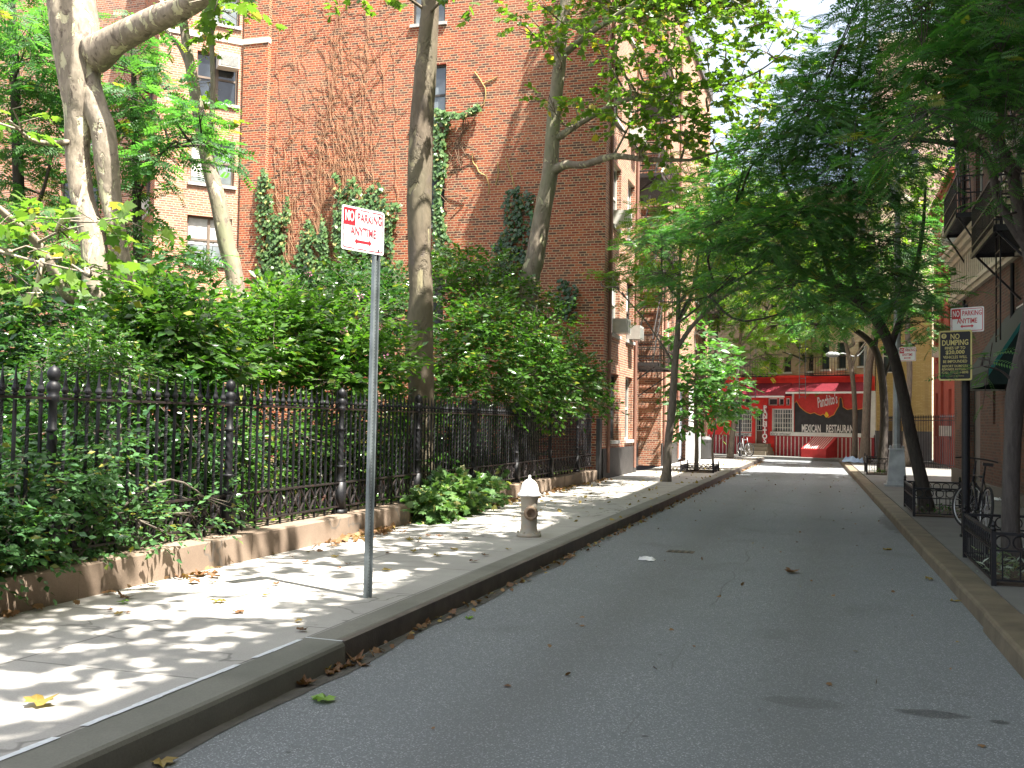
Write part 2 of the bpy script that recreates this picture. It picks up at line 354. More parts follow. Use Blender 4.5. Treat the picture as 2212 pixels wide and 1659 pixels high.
# ------------------------------------------------------------------ walls with openings
def wall_open(b, P, d, L, z0, z1, ops, dep):
    """P start, d unit direction, outward normal = d x z ... n given by right hand: n = (d.y,-d.x)"""
    P = V(P); d = V(d); n = V((d.y, -d.x, 0))
    xs = sorted({0, L, *[o[0] for o in ops], *[o[1] for o in ops]}); zs = sorted({z0, z1, *[o[2] for o in ops], *[o[3] for o in ops]})
    at = lambda s, z, k=0: V((P.x, P.y, 0)) + d*s + V((0, 0, z)) - n*k
    for i in range(len(xs)-1):
        for j in range(len(zs)-1):
            cx, cz = (xs[i]+xs[i+1])/2, (zs[j]+zs[j+1])/2
            if any(o[0] < cx < o[1] and o[2] < cz < o[3] for o in ops): continue
            b.quad(at(xs[i], zs[j]), at(xs[i+1], zs[j]), at(xs[i+1], zs[j+1]), at(xs[i], zs[j+1]))
    for a, c, e, f in ops:
        b.quad(at(a, e), at(a, f), at(a, f, dep), at(a, e, dep)); b.quad(at(c, e), at(c, e, dep), at(c, f, dep), at(c, f))
        b.quad(at(a, f), at(c, f), at(c, f, dep), at(a, f, dep)); b.quad(at(a, e), at(a, e, dep), at(c, e, dep), at(c, e))
    return at
def window(parent, at, op, dep, frame, gl, split=1, sill=None, curtain=None, meet=True):
    a, c, e, f = op; w = c-a; fw = .055
    fr = MB(); x = [a + w*k/split for k in range(split+1)]
    def bx(m, s0, s1, z0, z1, k0, k1):
        o = at(s0, z0, k1); m.obox(o, at(s1, z0, k1)-o, at(s0, z0, k0)-o, at(s0, z1, k1)-o)
    q0, q1 = dep-.075, dep-.004
    bx(fr, a+.002, c-.002, f-fw, f-.002, q0, q1); bx(fr, a+.002, c-.002, e+.002, e+fw, q0, q1)
    for k, s in enumerate(x):
        s0 = a+.002 if k == 0 else (c-fw if k == split else s-fw*.7); s1 = a+fw if k == 0 else (c-.002 if k == split else s+fw*.7)
        bx(fr, s0, s1, e+fw, f-fw, q0+.001, q1)
    if meet:
        zm = (e+f)/2
        for k in range(split): bx(fr, x[k]+fw*.6, x[k+1]-fw*.6, zm-.03, zm+.03, q0+.012, q1-.002)
    W = fr.build('window', frame, parent)
    p = MB(); o = at(a+.01, e+.01, dep-.02); p.obox(o, at(c-.01, e+.01, dep-.02)-o, at(a+.01, e+.01, dep-.035)-o, at(a+.01, f-.01, dep-.02)-o); p.build('pane', gl, W)
    if sill:
        s = MB(); bx(s, a-.06, c+.06, e-.09, e-.001, -.06, .05); s.build('sill', sill, W)
    if curtain:
        q = MB(); ss = a+.06; 
        N = 9; zz0 = e+.06+(f-e)*curtain[1]; wv = (w-.12)*curtain[0]/N
        for i in range(N):
            q.quad(at(ss+i*wv, zz0, dep-.038-.008*(i % 2)), at(ss+(i+1)*wv, zz0, dep-.038-.008*((i+1) % 2)), at(ss+(i+1)*wv, f-.06, dep-.038-.008*((i+1) % 2)), at(ss+i*wv, f-.06, dep-.038-.008*(i % 2)))
        q.build('curtain', plain('curtain_cloth', (.5, .5, .47), .9), W)
    return W
def sz(at_inv, u, v): return at_inv(u, v)
def plane_of(P, d):
    P = V(P); d = V(d); n = V((d.y, -d.x, 0))
    def inv(u, v): h = hit(u, v, P, n); return ((h-P).dot(d), h.z)
    return inv
def pxop(inv, ul, vt, ur, vb, um=None):
    um = (ul+ur)/2; vm = (vt+vb)/2
    s0 = inv(ul, vm)[0]; s1 = inv(ur, vm)[0]; return (min(s0, s1), max(s0, s1), inv(um, vb)[1], inv(um, vt)[1])
def ac_unit(parent, at, s, z, w=.62, h=.40, out=.38, cream=(.62, .60, .54)):
    b = MB(); o = at(s, z, .02); a = at(s+w, z, .02)-o; c = at(s, z, -out)-o; b.obox(o, a, c, V((0, 0, h)))
    A = b.build('air_conditioner', plain('ac_cream', cream, .5), parent)
    g = MB(); nn = c.normalized()*.012; o2 = o + c + a.normalized()*.04 + V((0, 0, .04))
    for i in range(9): g.obox(o2 + V((0, 0, i*(h-.08)/9)), a - a.normalized()*.08, nn, V((0, 0, (h-.08)/9*.55)))
    g.build('grille', plain('ac_grille', (.3, .3, .28), .5), A); return A

# ------------------------------------------------------------------ the long brick apartment house on the left
BR1 = brick('red_brick'); BR1B = brick('bay_brick', ((.42, .155, .085), (.46, .175, .10), (.36, .12, .07), (.48, .22, .13), (.25, .12, .085)), (.50, .40, .29), dirt=.15)
G1 = glass('dark_glass'); GL = glass('pale_glass', (.10, .115, .12), .08)
FR_D = plain('dark_window_frame', (.05, .042, .035), .5); FR_W = plain('light_window_frame', (.50, .48, .43), .5); FR_B = plain('brown_window_frame', (.16, .12, .09), .5)
SILL = plain('stone_sill', (.42, .41, .38), .8); BAND = plain('stone_band', (.60, .54, .46), .8)
APT = thing('apartment_building', 'long red brick apartment house with ivy on its end wall behind the garden fence', 'building', (-10, 30, 0))
TOP = 17.5
S2 = math.sqrt(.5)
# end wall facing the camera
PA = (-16.8, 27, 0); inv = plane_of(PA, (1, 0, 0)); b = MB()
ops = [pxop(inv, 893, -140, 963, 50), pxop(inv, 893, 141, 963, 270), pxop(inv, 892, 358, 960, 487), pxop(inv, 890, 586, 957, 715)]
at = wall_open(b, PA, (1, 0, 0), 11.0, 0, TOP, ops, .16); b.build('wall', BR1, APT)
for i, o in enumerate(ops): window(APT, at, o, .16, FR_D, GL if i < 2 else G1, 2, SILL, (.4, .3) if i == 1 else None)
b = MB()   # projecting strip at the left of the end wall
e = inv(585, 100)[0]; b.obox(at(0, 0, .002), V((e, 0, 0)), V((0, -.14, 0)), V((0, 0, TOP))); b.build('wall', BR1, APT)
zb = inv(555, 98)[1]; b = MB(); b.obox(at(-.01, zb, 0), V((e+.02, 0, 0)), V((0, -.165, 0)), V((0, 0, .16))); b.build('band', BAND, APT)
# 45 degree bay at the far left
P2 = None
for k in range(400):
    a = k*.02; q = V((-16.8-a*S2, 27-a*S2, 8)); c = M3.transposed() @ (q-O0); 
    if 1106 - c.x/c.z*2250 < 334: P2 = q; LB = a; break
P2.z = 0; dF = V((S2, S2, 0)); inv = plane_of(P2, dF); b = MB()
ops = [pxop(inv, 440, -110, 520, 52), pxop(inv, 425, 116, 515, 222), pxop(inv, 411, 300, 507, 398), pxop(inv, 403, 468, 500, 568)]
at = wall_open(b, P2, dF, LB, 0, TOP, ops, .18); b.build('wall', BR1B, APT)
for i, o in enumerate(ops): window(APT, at, o, .18, FR_B, GL if i != 1 else G1, 2, SILL, ((.9, .5), None, (.45, .1), (.9, .35))[i])
z = inv(470, 88)[1]; b = MB(); b.obox(at(.0, z, 0), dF*LB, at(0, 0, -.03)-at(0, 0, 0), V((0, 0, .16))); b.build('band', BAND, APT)
ac_unit(APT, at, ops[1][1]-.66, ops[1][3]-.46, w=.6, cream=(.55, .54, .48))
# return wall left of the bay, then the wing beyond
d3 = V((S2, -S2, 0)); P3 = P2 - d3*3.0; inv = plane_of(P3, d3); b = MB()
ops = [(.9, 2.2, z_, z_+1.45) for z_ in (2.4, 5.0, 7.6, 10.2)]; at = wall_open(b, P3, d3, 3.0, 0, TOP, ops, .16); b.build('wall', BR1, APT)
for o in ops: window(APT, at, o, .16, FR_B, G1, 1, SILL)
ac_unit(APT, at, 1.3, 5.1); ac_unit(APT, at, 1.3, 7.7)
P4 = P3 - V((22, 0, 0)); b = MB(); ops = [(s, s+1.5, z_, z_+1.5) for s in (3, 7, 11, 15, 19) for z_ in (2.4, 5, 7.6, 10.2)]; at = wall_open(b, P4, (1, 0, 0), 22, 0, TOP, ops, .16); b.build('wall', BR1B, APT)
for o in ops: window(APT, at, o, .16, FR_B, G1, 2, SILL)
# street front: flush part, shallow recess, then the rest
FX = -5.8; dS = V((0, 1, 0)); inv = plane_of((FX, 27, 0), dS)
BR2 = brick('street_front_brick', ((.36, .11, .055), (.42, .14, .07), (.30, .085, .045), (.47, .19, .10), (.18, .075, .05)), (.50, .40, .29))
PL = plain('dark_plinth', (.028, .025, .023), .7, var=.3, bump=.3)
def front(P, L, ops, curt=()):
    b = MB(); at = wall_open(b, P, dS, L, .15, TOP, ops, .2); b.build('wall', BR2, APT)
    for i, o in enumerate(ops): window(APT, at, o, .2, FR_W if i % 3 else FR_D, G1, 1, SILL, (.9, .45) if i in curt else None)
    return at
z0s = (1.25, 4.1, 7.1, 10.1, 13.1)
at1 = front((FX, 27, 0), 4.9, [(s, s+1.15, z_ + (0 if i else -.1), z_+1.75) for i, z_ in enumerate(z0s) for s in (.95, 3.1)], (2, 3, 5))
atr = front((FX-.8, 31.9, 0), 4.9, [(s, s+1.0, z_, z_+1.7) for z_ in z0s for s in (.6, 3.1)], (1, 4))
at2 = front((FX, 36.8, 0), 4.3, [(1.4, 2.5, z_, z_+1.7) for z_ in z0s], (1, 3))
at3 = front((FX, 44.9, 0), 6.3, [(s, s+1.1, z_, z_+1.7) for z_ in z0s for s in (1.0, 3.8)], (1, 4))
b = MB()
b.quad((FX, 31.9, .15), (FX-.8, 31.9, .15), (FX-.8, 31.9, TOP), (FX, 31.9, TOP)); b.quad((FX-.8, 36.8, .15), (FX, 36.8, .15), (FX, 36.8, TOP), (FX-.8, 36.8, TOP))
b.quad((FX, 41.1, 3.3), (FX, 44.9, 3.3), (FX, 44.9, TOP), (FX, 41.1, TOP)); b.quad((FX, 41.1, 3.3), (FX-.5, 41.1, 3.3), (FX-.5, 44.9, 3.3), (FX, 44.9, 3.3))
b.quad((FX, 41.1, 0), (FX-.5, 41.1, 0), (FX-.5, 41.1, 3.3), (FX, 41.1, 3.3)); b.quad((FX, 44.9, 0), (FX-.5, 44.9, 0), (FX-.5, 44.9, 3.3), (FX, 44.9, 3.3))
b.quad((FX, 51.2, 0), (-16, 51.2, 0), (-16, 51.2, TOP), (FX, 51.2, TOP)); b.build('wall', BR2, APT)
b = MB(); b.poly([(FX-.9, 27, TOP), (-16.8, 27, TOP), (P2.x, P2.y, TOP), (P3.x, P3.y, TOP), (P4.x, P4.y, TOP), (P4.x, 51, TOP), (FX-.9, 51, TOP)]); b.box(FX-.9, FX+.12, 26.9, 51.2, TOP, TOP+.5); b.build('roof', plain('roof_tar', (.08, .08, .08)), APT)
b = MB()
for y0, y1, x in ((27, 31.85, FX), (36.85, 41, FX), (45, 51.1, FX), (32, 36.7, FX-.8)): b = MB(); b.box(x-.1, x+.035, y0, y1, .13, .95); b.build('plinth', PL, APT)
b = MB()
for y in (41.15, 42.4, 43.65): b.box(FX-.42, FX-.36, y, y+1.2, .16, 3.25)
for y in (41.15, 42.4, 43.65):
    for k in range(8): b.box(FX-.361, FX-.34, y+.1+k*.13, y+.15+k*.13, .3, 3.1)
b.build('garage_door', plain('grey_door_paint', (.42, .44, .50), .5), APT)
b = MB(); b.box(FX-.002, FX+.06, 44.3, 45.4, .13, 3.2); b.build('pilaster', WHITE, APT)
for (s, z) in ((1.2, 4.12), (1.15, 7.12)): ac_unit(APT, at1, s, z, w=.62)
ac_unit(APT, at1, 3.3, 4.12, w=.62, cream=(.34, .33, .30)); ac_unit(APT, at1, 3.4, 10.1); ac_unit(APT, at2, 1.6, 7.1)
b = MB()
for y in (27.5, 31.4, 37.2, 40.7): b = MB(); b.tube([(FX+.06, y, .3), (FX+.06, y, TOP)], .05, 8); b.build('downpipe', plain('pipe_brown', (.2, .1, .07), .6), APT)
def fire_escape(parent, y0, y1, x0, x1, levels, m, rail_h=.9, ladder=True):
    sgn = 1 if x1 > x0 else -1
    for li, z in enumerate(levels):
        b = MB(); n = int((y1-y0)/.07)
        for k in range(n): y = y0+k*(y1-y0)/n; b.box(min(x0, x1), max(x0, x1), y, y+.035, z, z+.02)
        b.box(min(x0, x1), max(x0, x1), y0-.03, y0-.005, z-.08, z+.03); b.box(min(x0, x1), max(x0, x1), y1+.005, y1+.03, z-.08, z+.03)
        b.box(x1-.02, x1+.02, y0-.03, y1+.03, z-.101, z-.005)
        b.build('platform', m, parent)
        r = MB()
        for zz in (z+.12, z+.5, z+rail_h):
            r.bar((x1, y0, zz), (x1, y1, zz), .03); r.bar((x0, y0, zz), (x1, y0, zz), .03); r.bar((x0, y1, zz), (x1, y1, zz), .03)
        k = int((y1-y0)/.13)
        for i in range(k+1): y = y0+(y1-y0)*i/k; r.bar((x1, y, z), (x1, y, z+rail_h), .014)
        for i in range(7):
            x = x0+(x1-x0)*(i+.5)/7; r.bar((x, y0, z), (x, y0, z+rail_h), .014); r.bar((x, y1, z), (x, y1, z+rail_h), .014)
        r.build('railing', m, parent)
        for y in (y0+.1, y1-.1): q = MB(); q.bar((x1-sgn*.05, y, z-.05), (x0, y, z-.95), .04); q.build('bracket', m, parent)
        if li < len(levels)-1:
            s = MB(); za, zb = z, levels[li+1]; ya, yb = y0+.35, y1-.7; N = 12
            for xx in (x0+(x1-x0)*.35, x0+(x1-x0)*.8): s.bar((xx, ya, za), (xx, yb, zb), .02, .12)
            for i in range(1, N): s.bar((x0+(x1-x0)*.35, ya+(yb-ya)*i/N, za+(zb-za)*i/N), (x0+(x1-x0)*.8, ya+(yb-ya)*i/N, za+(zb-za)*i/N), .14, .015)
            s.bar((x0+(x1-x0)*.8, ya, za+.8), (x0+(x1-x0)*.8, yb, zb+.8), .025)
            for i in range(0, 13): s.bar((x0+(x1-x0)*.8, ya+(yb-ya)*i/12, za+(zb-za)*i/12), (x0+(x1-x0)*.8, ya+(yb-ya)*i/12, za+.8+(zb-za)*i/12), .014)
            s.build('stair', m, parent)
FE1 = thing('fire_escape', 'rusty black fire escape on the sunlit street front of the left brick house', 'fire escape', (FX-.6, 35, 3.4))
fire_escape(FE1, 32.8, 36.7, FX-.8, FX+.55, (3.55, 6.6, 9.6, 12.6), iron('fe_iron', (.03, .027, .026), .6))
s = MB()
for y in (36.60, 36.2): s.bar((FX+.45, y, 3.6), (FX+.45, y, 10.5), .03)
for i in range(23): s.bar((FX+.45, 36.2, 3.7+i*.3), (FX+.45, 36.6, 3.7+i*.3), .02)
s.build('ladder', iron('fe_iron', (.03, .027, .026), .6), FE1)
FE1b = thing('fire_escape', 'second fire escape farther down the left brick street front', 'fire escape', (FX, 48, 3.4))
fire_escape(FE1b, 46.2, 49.6, FX, FX+.95, (3.6, 6.6, 9.6), iron('fe_iron', (.03, .027, .026), .6))

# ------------------------------------------------------------------ right brick building
RB = thing('apartment_building', 'dark brick building with cream cornice and green awning shading the right side of the street', 'building', (4.5, 20, 0))
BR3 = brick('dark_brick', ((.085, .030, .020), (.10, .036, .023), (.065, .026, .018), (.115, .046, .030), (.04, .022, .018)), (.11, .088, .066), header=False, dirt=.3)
YE = 31.6; Y0 = -14; dR = V((bR(Y0)-bR(YE), Y0-YE, 0)).normalized(); PR = V((bR(YE), YE, 0)); LR = (YE-Y0)/abs(dR.y); HR = 16.7
ops = []
for z_ in (7.1, 10.1, 13.0):
    for s in (.9, 3.6, 6.6, 9.4, 12.4, 15.4, 18.6, 22, 26, 30, 34, 38): ops.append((s, s+1.05, z_, z_+1.75))
door = (2.6, 4.3, .16, 3.1); win2 = (9.2, 10.3, 1.3, 2.9); small = (6.0, 6.32, 1.75, 2.55)
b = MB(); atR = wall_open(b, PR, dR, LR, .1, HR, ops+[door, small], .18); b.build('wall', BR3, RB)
for i, o in enumerate(ops): window(RB, atR, o, .18, FR_W if i % 2 else FR_D, G1, 1, SILL)
LINT = plain('cream_stone', (.46, .42, .33), .8, var=.15, scale=12)
b = MB()
for o in ops: q = atR(o[0]-.12, o[3]+.002, -.025); b.obox(q, dR*(o[1]-o[0]+.24), atR(0, 0, .05)-atR(0, 0, -.025), V((0, 0, .26)))
b.build('lintel', LINT, RB)
wd = window(RB, atR, small, .18, WHITE, GL, 1, None, None, False)
dd = MB(); q = atR(door[0]+.02, .17, .12); dd.obox(q, dR*(1.66), atR(0, 0, .17)-atR(0, 0, .12), V((0, 0, 2.9))); D = dd.build('door', plain('green_black_door', (.018, .026, .022), .4), RB)
hd = MB(); hd.lathe(atR(door[1]-.2, 1.1, .13), [(.012, 0), (.012, .03), (.03, .04), (.03, .07), (0.01, .085)], 10, ax=(-1, 0, 0)); hd.build('handle', plain('brass', (.4, .3, .12), .3, metal=1), D)
# cornice band: lower moulding, slats, upper moulding
out = atR(0, 0, -1)-atR(0, 0, 0)
b = MB()
for z0_, z1_, o_ in ((5.08, 5.20, .10), (5.20, 5.30, .16), (6.12, 6.26, .16), (6.26, 6.42, .26), (6.42, 6.52, .34)): b.obox(atR(-.05, z0_, .0), dR*LR, out*o_, V((0, 0, z1_-z0_-.002)))
b.build('cornice', LINT, RB)
b = MB(); k = 0.0
while k < LR-.3: b.obox(atR(k, 5.30, 0), dR*.13, out*.11, V((0, 0, .818))); k += .30
b.build('cornice_slats', LINT, RB)
PLM = concrete('plinth_stone', (.10, .092, .08), (.15, .14, .12)); b = MB(); b.obox(atR(0, .1, .02), dR*2.55, out*.10, V((0, 0, .45))); b.build('plinth', PLM, RB); b = MB(); b.obox(atR(4.35, .1, .02), dR*(LR-4.35), out*.10, V((0, 0, .28))); b.build('plinth', PLM, RB)
b = MB(); n_ = V((-dR.y, dR.x, 0)); q = PR
b.quad(PR, PR+V((12, 0, 0)), PR+V((12, 0, HR)), PR+V((0, 0, HR))); 
e_ = atR(LR, 0); b.quad(e_, e_+V((12, 0, 0)), e_+V((12, 0, HR)), e_+V((0, 0, HR))); b.quad(PR+V((12, 0, 0)), e_+V((12, 0, 0)), e_+V((12, 0, HR)), PR+V((12, 0, HR))); b.build('wall', BR3, RB)
b = MB(); b.prism([atR(-.1, HR, -.25), atR(LR, HR, -.25), atR(LR, HR, 12), atR(0, HR, 12)], (0, 0, .4)); b.build('roof', LINT, RB)
ac_unit(RB, atR, .35, 6.75, w=.6, h=.5); ac_unit(RB, atR, 9.5, 7.12)
b = MB()
for s in (2.2, 8.6): b = MB(); b.tube([atR(s, .3, -.07), atR(s, 5.0, -.07)], .045, 8); b.build('downpipe', IRON, RB)
b = MB(); b.tube([atR(1.95, 6.6, -.05), atR(1.95, HR, -.05)], .05, 8); b.build('downpipe', IRON, RB)
# lower part of the windows' iron work
FE2 = thing('fire_escape', 'black fire escape above the green awning on the dark brick building', 'fire escape', (3.3, 21, 5))
fire_escape(FE2, 19.6, 22.6, bR(22)-.02, bR(22)-.90, (5.15, 8.1, 11.1), IRON)
s = MB()
for y in (19.95, 20.45): s.bar((bR(22)-.75, y, 3.2), (bR(22)-.75, y, 5.9), .025)
for i in range(9): s.bar((bR(22)-.75, 19.95, 3.3+i*.3), (bR(22)-.75, 20.45, 3.3+i*.3), .02)
s.build('ladder', IRON, FE2)
FE3 = thing('fire_escape', 'narrow black fire escape stack near the far corner of the dark brick building', 'fire escape', (3.3, 29, 7))
fire_escape(FE3, 26.4, 29.2, bR(27.7)-.02, bR(27.7)-.62, (6.7, 9.7, 12.7), IRON)
# awning
AW = thing('awning', 'dark green canvas awning with lit edge painted teal over the right hand doorway', 'awning', (3, 22, 3.3))
CAN = plain('green_canvas', (.003, .020, .017), .75, var=.2, scale=4); TEAL = plain('teal_lit_edge', (.012, .17, .155), .6)
xa, xb = bR(21.5)-.01, bR(21.5)-.86; zt, zl, zv = 4.10, 2.70, 2.45; y0, y1 = 20.6, 24.2
for yy in (y0, y1):
    b = MB(); b.prism([(xa, yy, zt), (xb, yy, zl), (xb, yy, zv), (xa, yy, zv)], (0, .012 if yy == y1 else -.012, 0)); b.build('side_panel', CAN, AW)
b = MB(); b.prism([(xa, y0, zt), (xb, y0, zl), (xb, y0, zv), (xb-.012, y0, zv), (xb-.012, y0, zl+.012), (xa, y0, zt+.014)], (0, y1-y0, 0)); b.build('canopy', CAN, AW)
b = MB(); b.prism([(xa, y0-.014, zt+.015), (xb-.012, y0-.014, zl+.014), (xb-.012, y0-.014, zl-.10), (xa, y0-.014, zt-.10)], (0, -.008, 0)); b.build('lit_edge', TEAL, AW)  # lit sloping edge of the canvas, its light put into brighter teal
b = MB()
for z in (zt-.02, zl): b.bar((xa-.02 if z > 3 else xb+.02, y0, z), (xa-.02 if z > 3 else xb+.02, y1, z), .03)
b.bar((xa, y0+.02, zv+.02), (xb+.02, y0+.02, zv+.02), .03); b.bar((xa, y1-.02, zv+.02), (xb+.02, y1-.02, zv+.02), .03); b.build('frame', WHITE, AW)

# ------------------------------------------------------------------ red house, yellow house and tall block behind
RD = plain('red_wall_paint', (.30, .055, .035), .8, var=.18, scale=3, bump=.3)
HB = thing('house', 'brick red painted house with corbelled cornice behind the iron railings', 'house', (7, 46, 0))
b = MB(); dq = V((0, -1, 0)); ops = [(s, s+1.1, z_, z_+1.9) for s in (1.0, 3.4, 6.4) for z_ in (1.3, 4.6, 7.6)]
atH = wall_open(b, (4.4, 51, 0), dq, 9, .1, 11.3, ops, .2); b.build('wall', RD, HB)
for o in ops: window(HB, atH, o, .2, WHITE, G1, 1, plain('red_sill', (.26, .05, .035)))
b = MB(); ops = [(.35, .95, 1.3, 3.4), (2.2, 3.3, 1.3, 3.4), (.8, 1.9, 4.6, 6.4), (.8, 1.9, 7.6, 9.4)]; atS = wall_open(b, (4.4, 42, 0), (1, 0, 0), 9, .1, 11.3, ops, .2); b.build('wall', RD, HB)
for o in ops: window(HB, atS, o, .2, plain('cream_frame', (.6, .55, .42), .6), GL, 1, None)
b = MB()
for z, o_ in ((10.7, .08), (10.95, .16), (11.2, .28)): b.box(4.4-o_, 13.4, 42-o_, 51, z, z+.24)
for i in range(30): b.box(4.45+i*.3, 4.6+i*.3, 41.86, 42.01, 10.45, 10.70)
b.box(4.35, 4.75, 41.9, 42.1, .1, 10.4); b.box(4.3, 4.42, 46.6, 47.2, .1, 10.4); b.build('cornice', RD, HB)
b = MB(); b.box(4.4, 13.4, 42, 51, 11.3, 11.45); b.build('roof', plain('roof_tar', (.08, .08, .08)), HB)
ac_unit(HB, atH, 6.6, 1.35); ac_unit(HB, atH, 3.6, 4.65)
YB = thing('house', 'low yellow painted brick house between the red house and the restaurant', 'house', (4, 54, 0))
YM = brick('yellow_paint_brick', ((.52, .38, .14), (.56, .42, .17), (.50, .36, .13)), (.44, .32, .12), header=False, dirt=.15)
b = MB(); ops = [(.25, .9, 4.2, 5.8)]; atY = wall_open(b, (1.98, 51.6, 0), (1, 0, 0), 2.4, 1.5, 7.2, ops, .2); b.quad((1.98, 60, 1.5), (1.98, 51.6, 1.5), (1.98, 51.6, 7.2), (1.98, 60, 7.2)); b.build('wall', YM, YB)
for o in ops: window(YB, atY, o, .2, WHITE, G1, 1)
b = MB(); b.box(1.95, 4.38, 51.57, 60, .1, 1.5); b.build('plinth', plain('grey_plinth', (.10, .10, .10), .8), YB)
b = MB(); b.box(1.9, 4.38, 51.5, 60, 7.2, 7.4); b.build('roof', plain('roof_tar', (.08, .08, .08)), YB)
TB = thing('apartment_building', 'tall pale peach brick block rising behind the red house', 'building', (14, 78, 0))
PK = brick('peach_brick', ((.50, .32, .24), (.54, .36, .27), (.46, .28, .2)), (.5, .4, .32), header=False, dirt=.1)
b = MB(); ops = [(s, s+1.3, z_, z_+1.9) for s in np.arange(1, 24, 3.0) for z_ in np.arange(2, 24, 3.2)]; atT = wall_open(b, (3, 72, 0), (1, 0, 0), 26, 0, 27, ops, .2); b.quad((3, 92, 0), (3, 72, 0), (3, 72, 27), (3, 92, 27)); b.build('wall', PK, TB)
for o in ops:
    if o[2] > 7: window(TB, atT, o, .2, WHITE, G1, 1)
b = MB(); b.box(2.8, 29, 71.8, 92, 27, 27.6); b.build('roof', LINT, TB)

# iron railings in front of the red house
def railing(name, label, A, B, h, step, m, z=.15, base=True):
    A, B = V(A), V(B); t = thing(name, label, 'fence', A); d = B-A; n = int(d.length/step)
    b = MB()
    for zz in (z+.15, z+h-.15): b.bar(A+V((0, 0, zz)), B+V((0, 0, zz)), .035)
    b.build('rail', m, t)
    for i in range(n+1):
        p = A + d*(i/n); b = MB(); b.tube([p+V((0, 0, z)), p+V((0, 0, z+h-.06))], .013, 6); b.lathe(p+V((0, 0, z+h-.06)), [(.016, 0), (.028, .03), (.003, .13)], 6); b.build('picket', m, t)
    return t
railing('iron_railing', 'tall black spiked railings in front of the red painted house', (2.75, 46.0, 0), (4.3, 40.6, 0), 1.95, .17, IRON)
railing('iron_railing', 'short run of black railings beside the yellow house', (2.1, 50.5, 0), (2.75, 46.1, 0), 1.95, .2, IRON)

# ------------------------------------------------------------------ restaurant across the end of the street
RT = thing('restaurant', 'bright red Mexican restaurant with striped base and painted mural at the end of the street', 'restaurant', (-2, 56, 0))
PRr = gp(1889, 991); PL_ = gp(1560, 976.5); dd_ = V((PRr.x-PL_.x, PRr.y-PL_.y, 0)); 
PRr = V((PRr.x, PRr.y, 0)); ang = R_(24); dT = V((math.cos(ang), -math.sin(ang), 0)); PLf = PRr - dT*9.2
nT = V((dT.y, -dT.x, 0)); inv = plane_of(PLf, dT); LT = 9.2
RED = plain('restaurant_red', (.72, .026, .018), .55, var=.12, scale=4); DRED = plain('stripe_dark_red', (.33, .02, .03), .55)
def atT2(s, z, k=0): return V((PLf.x, PLf.y, 0)) + dT*s + V((0, 0, z)) - nT*k
def rp(u, v): return inv(u, v)
def panel(name, ul, vt, ur, vb, k0, k1, m, parent=RT, um=None):
    a, c, e, f = pxop(inv, ul, vt, ur, vb); b = MB(); o = atT2(a, e, -k0); b.obox(o, dT*(c-a), nT*(k1-k0), V((0, 0, f-e))); return b.build(name, m, parent), (a, c, e, f)
c5 = lambda x, y: ((1800 + x/4.88)*.864, (860 + y/4.88)*.864)   # detail crop -> page px
def P5(x0, y0, x1, y1): u0, v0 = c5(x0, y0); u1, v1 = c5(x1, y1); return u0, v0, u1, v1
zr = rp(1740, 815)[1]
door_ = pxop(inv, *P5(425, 800, 560, 1230)); wl = pxop(inv, *P5(165, 805, 385, 1075)); wr = pxop(inv, *P5(640, 790, 890, 1080)); sw_ = pxop(inv, *P5(1065, 640, 1130, 760))
tl = [pxop(inv, *P5(x, 660, x2, 750)) for x, x2 in ((190, 280), (290, 385), (585, 700), (710, 780), (800, 850))]
b = MB(); wall_open(b, PLf, dT, LT, .1, zr, [door_, wl, wr, sw_]+tl, .15); b.build('wall', RED, RT)
for o in tl + [sw_]: window(RT, atT2, o, .15, RED if o is sw_ else WHITE, G1, 1, None, None, False)
def gridwin(o, nx, nz):
    W = window(RT, atT2, o, .15, WHITE, GL, 1, None, None, False); g = MB(); a, c, e, f = o
    for i in range(nx+1): s = a+(c-a)*i/nx; g.bar(atT2(s, e, .02), atT2(s, f, .02), .05 if i*2 == nx or i in (0, nx) else .028)
    for i in range(nz+1): z = e+(f-e)*i/nz; g.bar(atT2(a, z, .02), atT2(c, z, .02), .03, .03 if 0 < i < nz else .06)
    g.build('muntins', WHITE, W)
gridwin(wl, 8, 5); gridwin(wr, 8, 5)
W = window(RT, atT2, door_, .15, WHITE, G1, 1, None, None, False); g = MB(); a, c, e, f = door_
g.obox(atT2(a+.05, e+.02, .10), dT*(c-a-.1), nT*-.03, V((0, 0, .75))); g.build('kick_panel', plain('door_wood', (.16, .06, .035), .6), W)
g = MB(); 
for i in range(1, 4): g.bar(atT2(a+(c-a)*i/4, e+.8, .06), atT2(a+(c-a)*i/4, f-.1, .06), .03)
for zz in (.4, .55, .75): g.bar(atT2(a+.05, e+(f-e)*zz, .06), atT2(c-.05, e+(f-e)*zz, .06), .03)
g.build('muntins', FR_W, W)
